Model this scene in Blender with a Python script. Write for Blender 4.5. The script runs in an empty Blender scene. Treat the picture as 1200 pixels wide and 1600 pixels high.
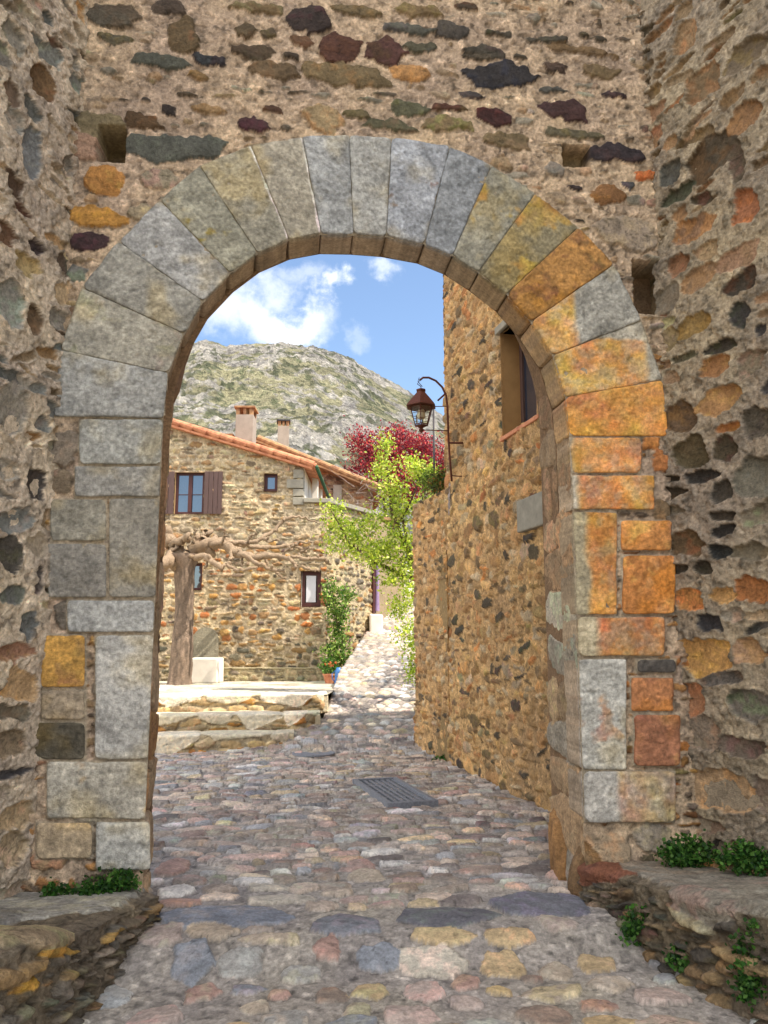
import bpy, bmesh, math, random
import numpy as np
from mathutils import Vector, Matrix
R = math.radians
rnd = random.Random(7)

# ------------------------------------------------------------------ camera, sky, sun, exposure
SC = bpy.context.scene
COL = SC.collection
F = 1244.4          # focal length in pixels of the 1200 x 1600 photograph (28 mm on a 36 mm tall frame)
EYE = 1.6
PITCH, YAW = R(9.13), R(6.79)
cam = bpy.data.cameras.new('camera'); cam_ob = bpy.data.objects.new('camera', cam); COL.objects.link(cam_ob)
cam.sensor_fit = 'VERTICAL'; cam.sensor_height = 36; cam.lens = 28
cam.clip_start = .05; cam.clip_end = 6000
cam_ob.location = (0, 0, EYE); cam_ob.rotation_euler = (R(90) + PITCH, 0, -YAW)
SC.camera = cam_ob

SUN_EL, SUN_AZ = R(55), math.atan2(.885, -.465)     # azimuth measured from +Y towards +X
sdir = Vector((math.sin(SUN_AZ) * math.cos(SUN_EL), math.cos(SUN_AZ) * math.cos(SUN_EL), math.sin(SUN_EL)))
sl = bpy.data.lights.new('sun', 'SUN'); sl.energy = 3.6; sl.angle = R(.53); sl.color = (1, .93, .82)
so = bpy.data.objects.new('sun', sl); COL.objects.link(so)
so.rotation_euler = sdir.to_track_quat('Z', 'Y').to_euler()

W = bpy.data.worlds.new('World'); SC.world = W; W.use_nodes = True
nt = W.node_tree; nt.nodes.clear()
def N(t, nt_=None, **k):
    n = (nt_ or nt).nodes.new(t)
    for a, b in k.items(): setattr(n, a, b)
    return n
out = N('ShaderNodeOutputWorld'); bg = N('ShaderNodeBackground'); bg.inputs[1].default_value = .115
sky = N('ShaderNodeTexSky', sky_type='NISHITA', sun_disc=False, sun_elevation=SUN_EL, sun_rotation=SUN_AZ)
sky.air_density = 1.0; sky.dust_density = .6; sky.ozone_density = 1.6
def ray(px, py):      # unit direction of a photograph pixel, for the clouds and for measuring
    v = Vector(((px - 600) / F, (800 - py) / F, -1)).normalized()
    return cam_ob.rotation_euler.to_matrix() @ v
tc = N('ShaderNodeTexCoord')
nz = N('ShaderNodeTexNoise'); nz.inputs['Scale'].default_value = 13; nz.inputs['Detail'].default_value = 7; nz.inputs['Roughness'].default_value = .62
nt.links.new(tc.outputs['Generated'], nz.inputs['Vector'])
sub = N('ShaderNodeVectorMath', operation='SUBTRACT'); sub.inputs[1].default_value = (.5, .5, .5)
nt.links.new(nz.outputs['Color'], sub.inputs[0])
scl = N('ShaderNodeVectorMath', operation='SCALE'); scl.inputs['Scale'].default_value = .13
nt.links.new(sub.outputs[0], scl.inputs[0])
add = N('ShaderNodeVectorMath', operation='ADD')
nt.links.new(tc.outputs['Generated'], add.inputs[0]); nt.links.new(scl.outputs[0], add.inputs[1])
last = None
# cloud puffs: direction, radius, strength, flattening
for px, py, r, s, fl in [(395, 485, .062, .8, 1.5), (450, 505, .07, .85, 2.2), (350, 480, .05, .6, 1.4), (508, 450, .033, .95, 1.2),
                         (470, 425, .03, .35, 1.2), (597, 425, .028, .5, 1.2), (430, 450, .04, .55, 1.3), (300, 420, .1, .7, 1.6), (560, 520, .02, .2, 1),
                         (60, 350, .14, .8, 1.8), (1000, 250, .12, .7, 1.6), (200, -300, .25, .7, 1.6), (-600, 300, .3, .8, 2), (1900, 700, .25, .8, 2)]:
    d = ray(px, py)
    df = N('ShaderNodeVectorMath', operation='SUBTRACT'); df.inputs[1].default_value = d; nt.links.new(add.outputs[0], df.inputs[0])
    ml = N('ShaderNodeVectorMath', operation='MULTIPLY'); ml.inputs[1].default_value = (1, 1, fl); nt.links.new(df.outputs[0], ml.inputs[0])
    ln = N('ShaderNodeVectorMath', operation='LENGTH'); nt.links.new(ml.outputs[0], ln.inputs[0])
    mr = N('ShaderNodeMapRange', interpolation_type='SMOOTHSTEP'); nt.links.new(ln.outputs['Value'], mr.inputs[0])
    mr.inputs[1].default_value = r; mr.inputs[2].default_value = r * .15; mr.inputs[3].default_value = 0; mr.inputs[4].default_value = s
    if last is None: last = mr.outputs[0]
    else:
        mx = N('ShaderNodeMath', operation='MAXIMUM'); nt.links.new(last, mx.inputs[0]); nt.links.new(mr.outputs[0], mx.inputs[1]); last = mx.outputs[0]
# unseen bright clouds added behind the camera to light the gateway: direction, radius
last2 = None
for d, r in [((-.78, -.42, .48), .52), ((-.08, -.70, .70), .46), ((-.5, -.35, .8), .38), ((.25, -.55, .8), .3), ((.5, -.8, .22), .3), ((-.95, .1, .35), .35)]:
    d = Vector(d).normalized()
    df = N('ShaderNodeVectorMath', operation='DISTANCE'); df.inputs[1].default_value = d; nt.links.new(add.outputs[0], df.inputs[0])
    mr = N('ShaderNodeMapRange', interpolation_type='SMOOTHSTEP'); nt.links.new(df.outputs['Value'], mr.inputs[0])
    mr.inputs[1].default_value = r; mr.inputs[2].default_value = r * .6; mr.inputs[3].default_value = 0; mr.inputs[4].default_value = .9
    if last2 is None: last2 = mr.outputs[0]
    else:
        mx = N('ShaderNodeMath', operation='MAXIMUM'); nt.links.new(last2, mx.inputs[0]); nt.links.new(mr.outputs[0], mx.inputs[1]); last2 = mx.outputs[0]
mixb = N('ShaderNodeMix', data_type='RGBA'); nt.links.new(last2, mixb.inputs[0]); mixb.inputs[7].default_value = (14.5, 14.2, 13.8, 1); nt.links.new(sky.outputs[0], mixb.inputs[6])
mixc = N('ShaderNodeMix', data_type='RGBA'); nt.links.new(last, mixc.inputs[0])
mixc.inputs[7].default_value = (5.9, 6.0, 6.2, 1)
nt.links.new(mixb.outputs[2], mixc.inputs[6]); nt.links.new(mixc.outputs[2], bg.inputs[0]); nt.links.new(bg.outputs[0], out.inputs[0])

SC.view_settings.view_transform = 'Standard'; SC.view_settings.look = 'None'
SC.view_settings.exposure = 1.14; SC.view_settings.gamma = 1; SC.view_settings.use_curve_mapping = False
SC.cycles.max_bounces = 8; SC.cycles.diffuse_bounces = 5

# ------------------------------------------------------------------ measuring helpers
def P(px, py, Y):               # the point at depth Y seen at a photograph pixel
    d = ray(px, py); k = Y / d.y
    return Vector((d.x * k, Y, EYE + d.z * k))
def PX(px, py, Y): p = P(px, py, Y); return p.x, p.z

# ------------------------------------------------------------------ object helpers
def tag(o, label=None, cat=None, group=None, kind=None):
    if label: o['label'] = label
    if cat: o['category'] = cat
    if group: o['group'] = group
    if kind: o['kind'] = kind
    return o
def empty(name, loc=(0, 0, 0), rz=0, label=None, cat=None, group=None):
    o = bpy.data.objects.new(name, None); COL.objects.link(o); o.location = loc; o.rotation_euler = (0, 0, rz)
    o.empty_display_size = .2
    return tag(o, label, cat, group)
def link(name, me, mat, parent=None):
    o = bpy.data.objects.new(name, me); COL.objects.link(o)
    if mat: me.materials.append(mat)
    if parent: o.parent = parent; o.matrix_parent_inverse = Matrix.Identity(4)
    return o
def srgb(c):
    c = np.clip(np.asarray(c, dtype=np.float64), 0, 255) / 255
    return np.where(c <= .04045, c / 12.92, ((c + .055) / 1.055) ** 2.4)
def grid_mesh(name, pos, col, mat, parent=None, keep=None, flip=False, smooth=True):
    n, m = pos.shape[:2]
    me = bpy.data.meshes.new(name)
    idx = np.arange(n * m, dtype=np.int32).reshape(n, m)
    q = np.stack([idx[:-1, :-1], idx[:-1, 1:], idx[1:, 1:], idx[1:, :-1]], -1)
    if flip: q = q[..., ::-1]
    q = q.reshape(-1, 4)
    if keep is not None: q = q[keep.reshape(-1)]
    pv = pos.reshape(-1, 3).astype(np.float32); cv = col.reshape(-1, 3)
    if keep is not None:
        used = np.unique(q); rem = np.zeros(n * m, np.int32); rem[used] = np.arange(len(used)); q = rem[q]; pv = pv[used]; cv = cv[used]
    me.vertices.add(len(pv)); me.vertices.foreach_set('co', pv.ravel())
    me.loops.add(q.size); me.loops.foreach_set('vertex_index', q.ravel().astype(np.int32))
    me.polygons.add(len(q)); me.polygons.foreach_set('loop_start', np.arange(0, q.size, 4, dtype=np.int32))
    try: me.polygons.foreach_set('loop_total', np.full(len(q), 4, np.int32))
    except Exception: pass
    me.polygons.foreach_set('use_smooth', np.full(len(q), smooth))
    at = me.color_attributes.new('Col', 'FLOAT_COLOR', 'POINT')
    ca = np.ones((len(pv), 4), np.float32); ca[:, :3] = srgb(cv); at.data.foreach_set('color', ca.ravel())
    me.update(); me.validate()
    return link(name, me, mat, parent)

class MB:                        # collects shapes into one mesh
    def __init__(s): s.v = []; s.f = []; s.c = []; s.cc = (128, 128, 128)
    def vert(s, p): s.v.append(tuple(p)); s.c.append(s.cc); return len(s.v) - 1
    def box(s, c, d, M=None, jit=0):
        ids = []
        for x in (-.5, .5):
            for y in (-.5, .5):
                for z in (-.5, .5):
                    p = Vector((x * d[0], y * d[1], z * d[2]))
                    if jit: p += Vector([rnd.uniform(-jit, jit) for _ in range(3)])
                    if M is not None: p = M @ p
                    ids.append(s.vert(p + Vector(c)))
        a = ids
        for q in ((0, 1, 3, 2), (4, 6, 7, 5), (0, 4, 5, 1), (2, 3, 7, 6), (0, 2, 6, 4), (1, 5, 7, 3)): s.f.append([a[i] for i in q])
        return s
    def tube(s, pts, rad, n=8, cap=True, wob=0, ell=1):
        pts = [Vector(p) for p in pts]; rings = []
        up = Vector((0, 0, 1))
        for i, p in enumerate(pts):
            t = (pts[min(i + 1, len(pts) - 1)] - pts[max(i - 1, 0)]).normalized()
            ref = up if abs(t.z) < .9 else Vector((1, 0, 0))
            a = t.cross(ref).normalized(); b = a.cross(t).normalized()
            r = rad[i] if hasattr(rad, '__len__') else rad
            ring = []
            for k in range(n):
                an = 2 * math.pi * k / n; rr = r * (1 + (rnd.uniform(-wob, wob) if wob else 0))
                ring.append(s.vert(p + a * math.cos(an) * rr + b * math.sin(an) * rr * ell))
            rings.append(ring)
        for r0, r1 in zip(rings, rings[1:]):
            for k in range(n): s.f.append([r0[k], r0[(k + 1) % n], r1[(k + 1) % n], r1[k]])
        if cap: s.f.append(rings[0][::-1]); s.f.append(rings[-1])
        return s
    def prism(s, poly, z0, z1):
        lo = [s.vert((x, y, z0)) for x, y in poly]; hi = [s.vert((x, y, z1)) for x, y in poly]
        n = len(poly); s.f.append(lo[::-1]); s.f.append(hi)
        for i in range(n): s.f.append([lo[i], lo[(i + 1) % n], hi[(i + 1) % n], hi[i]])
        return s
    def quad(s, *p): s.f.append([s.vert(q) for q in p]); return s
    def build(s, name, mat, parent=None, bevel=0, smooth=False, sub=0):
        me = bpy.data.meshes.new(name); me.from_pydata(s.v, [], s.f)
        at = me.color_attributes.new('Col', 'FLOAT_COLOR', 'POINT')
        ca = np.ones((len(s.v), 4), np.float32); ca[:, :3] = srgb(s.c); at.data.foreach_set('color', ca.ravel())
        if smooth: me.polygons.foreach_set('use_smooth', [True] * len(s.f))
        me.update(); o = link(name, me, mat, parent)
        if bevel:
            b = o.modifiers.new('bevel', 'BEVEL'); b.width = bevel; b.segments = 2; b.limit_method = 'ANGLE'
        if sub:
            b = o.modifiers.new('sub', 'SUBSURF'); b.levels = sub; b.render_levels = sub
        return o

# ------------------------------------------------------------------ materials
def new_mat(name):
    m = bpy.data.materials.new(name); m.use_nodes = True; t = m.node_tree; t.nodes.clear()
    o = N('ShaderNodeOutputMaterial', t); p = N('ShaderNodeBsdfPrincipled', t); t.links.new(p.outputs[0], o.inputs[0])
    return m, t, p, o
def masonry(name, grain=1.0, bump=.5, dist=.006, scale=1.0, rough=.88):
    """stone and mortar: the colour of each stone lies in the mesh, mineral grain and pits here"""
    m, t, p, o = new_mat(name)
    a = N('ShaderNodeAttribute', t, attribute_name='Col'); tcx = N('ShaderNodeTexCoord', t)
    n1 = N('ShaderNodeTexNoise', t); n1.inputs['Scale'].default_value = 45 * scale; n1.inputs['Detail'].default_value = 8; n1.inputs['Roughness'].default_value = .72
    n2 = N('ShaderNodeTexNoise', t); n2.inputs['Scale'].default_value = 9 * scale; n2.inputs['Detail'].default_value = 6; n2.inputs['Roughness'].default_value = .65
    vo = N('ShaderNodeTexVoronoi', t); vo.inputs['Scale'].default_value = 130 * scale
    for n in (n1, n2, vo): t.links.new(tcx.outputs['Object'], n.inputs['Vector'])
    mr = N('ShaderNodeMapRange', t); t.links.new(n1.outputs['Fac'], mr.inputs[0])
    mr.inputs[1].default_value = .25; mr.inputs[2].default_value = .75; mr.inputs[3].default_value = 1 - .42 * grain; mr.inputs[4].default_value = 1 + .42 * grain
    mr2 = N('ShaderNodeMapRange', t); t.links.new(n2.outputs['Fac'], mr2.inputs[0])
    mr2.inputs[1].default_value = .25; mr2.inputs[2].default_value = .75; mr2.inputs[3].default_value = 1 - .25 * grain; mr2.inputs[4].default_value = 1 + .25 * grain
    mu = N('ShaderNodeMath', t, operation='MULTIPLY'); t.links.new(mr.outputs[0], mu.inputs[0]); t.links.new(mr2.outputs[0], mu.inputs[1])
    vm = N('ShaderNodeVectorMath', t, operation='SCALE'); t.links.new(a.outputs['Color'], vm.inputs[0]); t.links.new(mu.outputs[0], vm.inputs['Scale'])
    t.links.new(vm.outputs[0], p.inputs['Base Color'])
    p.inputs['Roughness'].default_value = rough; p.inputs['Specular IOR Level'].default_value = .25
    ad = N('ShaderNodeMath', t, operation='MULTIPLY_ADD'); t.links.new(vo.outputs['Distance'], ad.inputs[0]); ad.inputs[1].default_value = .25
    t.links.new(n1.outputs['Fac'], ad.inputs[2])
    ad2 = N('ShaderNodeMath', t, operation='ADD'); t.links.new(ad.outputs[0], ad2.inputs[0]); t.links.new(n2.outputs['Fac'], ad2.inputs[1])
    bp = N('ShaderNodeBump', t); bp.inputs['Strength'].default_value = bump; bp.inputs['Distance'].default_value = dist * 3 / scale
    t.links.new(ad2.outputs[0], bp.inputs['Height']); t.links.new(bp.outputs[0], p.inputs['Normal'])
    return m
def plain(name, c, rough=.7, metal=0, var=.25, scale=20, bump=.2, dist=.003, stretch=(1, 1, 1), c2=None, spec=.4):
    m, t, p, o = new_mat(name)
    tcx = N('ShaderNodeTexCoord', t); mp = N('ShaderNodeMapping', t); mp.inputs['Scale'].default_value = stretch; t.links.new(tcx.outputs['Object'], mp.inputs[0])
    n1 = N('ShaderNodeTexNoise', t); n1.inputs['Scale'].default_value = scale; n1.inputs['Detail'].default_value = 7; n1.inputs['Roughness'].default_value = .65
    t.links.new(mp.outputs[0], n1.inputs['Vector'])
    cl = srgb(c); ca = cl * (1 - var); cb = srgb(c2) if c2 else cl * (1 + var)
    cr = N('ShaderNodeValToRGB', t); cr.color_ramp.elements[0].position = .3; cr.color_ramp.elements[1].position = .7
    cr.color_ramp.elements[0].color = (*ca, 1); cr.color_ramp.elements[1].color = (*cb, 1)
    t.links.new(n1.outputs['Fac'], cr.inputs[0]); t.links.new(cr.outputs[0], p.inputs['Base Color'])
    p.inputs['Roughness'].default_value = rough; p.inputs['Metallic'].default_value = metal; p.inputs['Specular IOR Level'].default_value = spec
    bp = N('ShaderNodeBump', t); bp.inputs['Strength'].default_value = bump; bp.inputs['Distance'].default_value = dist
    t.links.new(n1.outputs['Fac'], bp.inputs['Height']); t.links.new(bp.outputs[0], p.inputs['Normal'])
    return m
def leafmat(name):
    m, t, p, o = new_mat(name)
    a = N('ShaderNodeAttribute', t, attribute_name='Col')
    t.links.new(a.outputs['Color'], p.inputs['Base Color']); p.inputs['Roughness'].default_value = .55; p.inputs['Specular IOR Level'].default_value = .3
    tr = N('ShaderNodeBsdfTranslucent', t); t.links.new(a.outputs['Color'], tr.inputs[0])
    mx = N('ShaderNodeMixShader', t); mx.inputs[0].default_value = .4
    t.links.new(p.outputs[0], mx.inputs[1]); t.links.new(tr.outputs[0], mx.inputs[2]); t.links.new(mx.outputs[0], o.inputs[0])
    return m
M_STONE = masonry('rubble_stone', 1.3, .85, .007)
M_ASHLAR = masonry('dressed_stone', 1.15, .7, .005)
M_COBBLE = masonry('cobbles', 1.1, .6, .005, rough=.66)
M_FAR = masonry('far_masonry', .8, .5, .012, .5)
M_HILL = masonry('hill_ground', 1.7, .8, 2.0, .006)
M_BARK = masonry('bark', 1.0, .8, .006, .7)
M_LEAF = leafmat('leaves')
M_RUST = plain('rusty_iron', (92, 50, 36), .75, .3, .5, 60, .4)
M_IRON = plain('dark_iron', (70, 66, 66), .5, .7, .3, 40, .3)
M_WOOD = plain('brown_painted_wood', (84, 62, 56), .6, 0, .2, 12, .3, stretch=(6, 6, .6))
M_FRAME = plain('dark_red_window_wood', (74, 38, 34), .5, 0, .2, 14, .2)
M_PURPLE = plain('purple_cloth', (146, 124, 156), .9, 0, .2, 8, .2)
M_TILE = plain('terracotta', (190, 110, 78), .85, 0, .35, 7, .5, .01, c2=(215, 150, 110))
M_TILE_OLD = plain('old_terracotta', (150, 100, 75), .9, 0, .45, 6, .5, .01, c2=(190, 150, 105))
M_GRATE = plain('worn_grate_iron', (128, 130, 136), .55, .2, .3, 40, .3)
M_MOSS = plain('green_gutter', (52, 92, 62), .7, 0, .4, 12, .4)
M_PLASTER = plain('pale_render', (152, 140, 126), .9, 0, .15, 6, .4, .006)
M_WHITE = plain('white_render', (225, 215, 200), .9, 0, .1, 6, .3)
M_OCHRE = plain('ochre_render', (168, 132, 86), .9, 0, .15, 5, .3)
M_DARK = plain('interior_shade', (22, 19, 18), .9)  # near-black colour paints the shade inside rooms and drain
M_CURTAIN = plain('white_curtain', (205, 205, 210), .9, 0, .06, 9, .2, stretch=(8, 8, 1))
M_GREYSTONE = plain('grey_slab', (142, 135, 120), .85, 0, .2, 9, .5, .008)
M_BLUE = plain('blue_plastic', (60, 110, 170), .4, 0, .1)
m_, t_, p_, o_ = new_mat('window_glass'); p_.inputs['Base Color'].default_value = (.02, .03, .05, 1); p_.inputs['Roughness'].default_value = .03
p_.inputs['Specular IOR Level'].default_value = 1.0; p_.inputs['IOR'].default_value = 2.1; M_GLASS = m_
m_, t_, p_, o_ = new_mat('lantern_glass'); p_.inputs['Base Color'].default_value = (.9, .9, .8, 1); p_.inputs['Roughness'].default_value = .05
p_.inputs['Transmission Weight'].default_value = .95; p_.inputs['IOR'].default_value = 1.1; M_LGLASS = m_

# ------------------------------------------------------------------ noise and stone relief
def vnoise(u, v, seed):
    iu = np.floor(u).astype(np.int64); iv = np.floor(v).astype(np.int64); fu = u - iu; fv = v - iv
    def h(a, b):
        x = (a * 374761393 + b * 668265263 + seed * 974634777) & 0xffffffff
        x = ((x ^ (x >> 13)) * 1274126177) & 0xffffffff
        return ((x ^ (x >> 16)) & 0xffff) / 65535.0
    su = fu * fu * (3 - 2 * fu); sv = fv * fv * (3 - 2 * fv)
    return (h(iu, iv) * (1 - su) + h(iu + 1, iv) * su) * (1 - sv) + (h(iu, iv + 1) * (1 - su) + h(iu + 1, iv + 1) * su) * sv
def fbm(u, v, f, oc=4, seed=0, gain=.55):
    s = 0; a = 1; t = 0
    for k in range(oc):
        s = s + a * (vnoise(u * f + 17.3 * k, v * f - 9.1 * k, seed + k * 13) * 2 - 1); t += a; a *= gain; f *= 2.03
    return s / t
def sstep(a, b, x):
    x = np.clip((x - a) / (b - a), 0, 1); return x * x * (3 - 2 * x)

def courses(u0, u1, v0, v1, rng, hr, wr, keep=1.0, split=.3, jit=.15, amp=(.01, .03)):
    """irregular courses of rubble; each stone (cu, cv, half width, half height, tilt, height, colour slot)"""
    S = []; v = v0
    while v < v1:
        h = rng.uniform(*hr); u = u0 - rng.uniform(0, wr[1])
        while u < u1:
            w = rng.uniform(*wr) * (h / (sum(hr) / 2)) ** .5
            if rng.random() < keep:
                if rng.random() < split and h > hr[0] * 1.3:
                    k = rng.uniform(.35, .65)
                    parts = [(v + h * k / 2, h * k), (v + h * k + h * (1 - k) / 2, h * (1 - k))]
                else: parts = [(v + h / 2, h)]
                for cv, hh in parts:
                    S.append((u + w / 2 + rng.uniform(-jit, jit) * w * .5, cv + rng.uniform(-jit, jit) * hh * .6, w / 2 * rng.uniform(.82, 1.02), hh / 2 * rng.uniform(.8, 1.04),
                              rng.gauss(0, .09), rng.uniform(*amp), None))
            u += w
        v += h
    return S

def relief(u, v, stones, pal, mortar, seed=0, edge=.012, gap=.006, wob=.25, mort_amp=.010, warp=.02, tone=.16, streak=.5, smear=.0, box=1.25, recess=0.0, sharp=.07, groove=.005):
    """height field H and colours C over the axes u, v (metres): stones standing out of mortar"""
    rng = random.Random(seed)
    U, V = np.meshgrid(u, v)      # rows = v
    ff = min(1, .0065 / (u[1] - u[0])); fine = fbm(U, V, 60, 2, seed + 1) * ff; mid = fbm(U, V, 16, 4, seed + 2); big = fbm(U, V, 2.2, 4, seed + 3)
    stk = fbm(U * .25, V, 40, 2, seed + 4) * (.4 + .6 * ff); ed = fbm(U, V, 20, 2, seed + 5)
    Uw = U + warp * fbm(U, V, 2.5, 2, seed + 6); Vw = V + warp * fbm(U, V, 2.5, 2, seed + 7)
    grit = sstep(.12, .34, fbm(U, V, 34, 2, seed + 31)); pit = sstep(.18, .45, fbm(U, V, 19, 3, seed + 32)); crk = sstep(.035, .0, np.abs(fbm(U * .55, V, 9, 4, seed + 33))) * sstep(-.1, .25, fbm(U, V, 4, 2, seed + 34))
    H = mort_amp * (.7 * mid + .45 * fine + .6 * big + .5 * grit - .8 * pit) - recess
    mo = np.array(mortar, float)
    C = mo[None, None] * (1 + .12 * mid + .14 * fine + .12 * big)[..., None]
    gr_ = (grit * (vnoise(U * 22, V * 22, seed + 40) - .55))[..., None]; C = C * (1 + .7 * gr_); C = C * (1 - .16 * pit[..., None])
    C[..., 2] *= (1 - .05 * big)
    A = np.zeros_like(H)
    sm = fbm(U, V, 7, 4, seed + 8) if smear else None
    pw = [p[0] for p in pal]; pc = [np.array(p[1:4], float) for p in pal]
    for (cu, cv, hw, hh, rot, am, ci) in stones:
        mrg = max(hw, hh) * 1.25 + .03
        i0, i1 = np.searchsorted(v, [cv - mrg, cv + mrg]); j0, j1 = np.searchsorted(u, [cu - mrg, cu + mrg])
        if i1 - i0 < 2 or j1 - j0 < 2: continue
        sl_ = (slice(i0, i1), slice(j0, j1))
        du = Uw[sl_] - cu; dv = Vw[sl_] - cv
        c, s = math.cos(rot), math.sin(rot); x = c * du + s * dv; y = -s * du + c * dv
        mn = min(hw, hh); K = rng.randint(5, 8); T = mn * sharp; a0 = rng.uniform(0, 6.28); acc = 0
        for k in range(K):
            an = a0 + (k + rng.uniform(-.28, .28)) * 2 * math.pi / K; nx, ny = math.cos(an), math.sin(an)
            # bias the normals towards the box axes of a flat stone
            q = math.hypot(nx / hw, ny / hh); nx, ny = nx / hw / q, ny / hh / q
            d = ((abs(hw * nx)) ** box + (abs(hh * ny)) ** box) ** (1 / box) * rng.uniform(.82, 1.0) - gap
            acc = acc + np.exp(np.clip((nx * x + ny * y - d) / T, -40, 40))
        sd = T * np.log(acc + 1e-9) + wob * min(mn, .05) * ed[sl_]
        if smear: sd = sd + smear * np.maximum(0, sm[sl_] + .1)
        w = sstep(0, edge, -sd)
        if w.max() <= 0: continue
        if ci is None: base = pc[rng.choices(range(len(pc)), pw)[0]] * rng.uniform(1 - tone, 1 + tone)
        else: base = np.array(ci, float) * rng.uniform(.96, 1.04)
        g = rng.uniform(.4, 1)
        tl = .12 * min(1, .12 / max(hw, hh)); tilt = rng.uniform(-tl, tl) * x + rng.uniform(-tl, tl) * y
        hs = am + tilt + .35 * am * mid[sl_] + .10 * am * fine[sl_] + streak * .12 * am * stk[sl_] * g
        dome = am * .22 * np.clip(-sd / (mn + 1e-6), 0, 1) ** .5 - .10 * am * crk[sl_] * 2
        for _ in range(3):
            fa = rng.uniform(0, 6.28); q = (x * math.cos(fa) / hw + y * math.sin(fa) / hh) - rng.uniform(.15, .6); dome = dome - np.maximum(0, q) * am * rng.uniform(.2, .9)
        H[sl_] = H[sl_] * (1 - w) + (hs + dome) * w
        f = 1 + .13 * mid[sl_] + .09 * fine[sl_] + streak * .28 * g * stk[sl_] + .10 * rng.uniform(-1, 1) * big[sl_]
        tint = np.array([rng.uniform(-10, 16), rng.uniform(-6, 7), rng.uniform(-10, 4)])
        cc = base[None, None] * f[..., None] + tint[None, None] * (sstep(-.1, .4, mid[sl_] + .5 * big[sl_]))[..., None]
        cc = cc * (1 - .28 * crk[sl_][..., None]); wc = sstep(0, edge * .4, -sd)[..., None]
        C[sl_] = C[sl_] * (1 - wc) + cc * wc
        H[sl_] -= groove * np.exp(-((sd - .004) / .006) ** 2) * (A[sl_] < .5)
        A[sl_] = np.maximum(A[sl_], w)
    return H, np.clip(C, 8, 250), A, U, V

# ------------------------------------------------------------------ palettes (weight, r, g, b)
MORTAR_TOP = (184, 160, 134)
PAL_TOP = [(3, 150, 124, 96), (3, 88, 76, 62), (2, 72, 52, 46), (2, 110, 100, 84), (1, 150, 100, 58), (2, 165, 142, 112)]
PAL_LEFT = [(4, 174, 158, 136), (3, 150, 142, 130), (1.0, 112, 94, 78), (1.2, 170, 138, 100), (2, 168, 146, 116), (.6, 104, 78, 68), (1.5, 122, 122, 116)]
PAL_RIGHT = [(2, 92, 80, 62), (2, 72, 62, 52), (2.2, 168, 112, 66), (1.2, 180, 120, 62), (2, 122, 112, 96), (1.5, 140, 116, 86), (.7, 58, 56, 58)]
PAL_COB = [(4, 190, 172, 154), (3, 172, 160, 148), (1.3, 186, 160, 146), (.8, 190, 170, 138), (1.6, 158, 156, 154), (1.5, 164, 146, 132), (1.5, 196, 190, 182), (1, 126, 116, 110)]
PAL_HOUSE = [(4, 150, 116, 70), (3, 164, 128, 80), (1.6, 138, 86, 46), (1.4, 106, 88, 66), (1, 84, 74, 62), (1, 150, 132, 100), (.6, 150, 76, 38)]
PAL_SIDE = [(3, 184, 146, 98), (2.6, 170, 130, 86), (1.6, 132, 108, 78), (.9, 84, 74, 60), (.5, 184, 124, 74), (1.6, 172, 150, 118)]

# ================================================================== THE GATEWAY
GY = 5.1                                    # front face of the gateway
gate = empty('stone_gateway', (0.5, GY, 0), 0, 'round arched gateway of big grey and orange-stained blocks set in a rubble wall', 'gateway')
def G(o):                                   # parent to the gateway, geometry given in world metres
    o.parent = gate; o.matrix_parent_inverse = Matrix.Translation((-.5, -GY, 0)); return o
J = [((257, 655), (86, 652)), ((264, 585), (95, 549)), ((289, 524), (129, 452)), ((318, 474), (186, 380)), ((360, 430), (250, 315)), ((403, 398), (312, 262)),
     ((452, 377), (392, 230)), ((502, 368), (472, 217)), ((552, 369), (545, 215)), ((603, 373), (611, 219)), ((662, 384), (702, 231)), ((706, 402), (767, 261)),
     ((746, 428), (835, 305)), ((790, 462), (902, 358)), ((828, 505), (957, 416)), ((862, 557), (1000, 503)), ((882, 622), (1033, 595)), ((889, 682), (1042, 683))]
JW = [(PX(*a, GY), PX(*b, GY)) for a, b in J]
INNER = [a for a, b in JW]
XL, XR = INNER[0][0], INNER[-1][0]
def opening_x(z, side): return XL if side < 0 else XR

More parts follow.
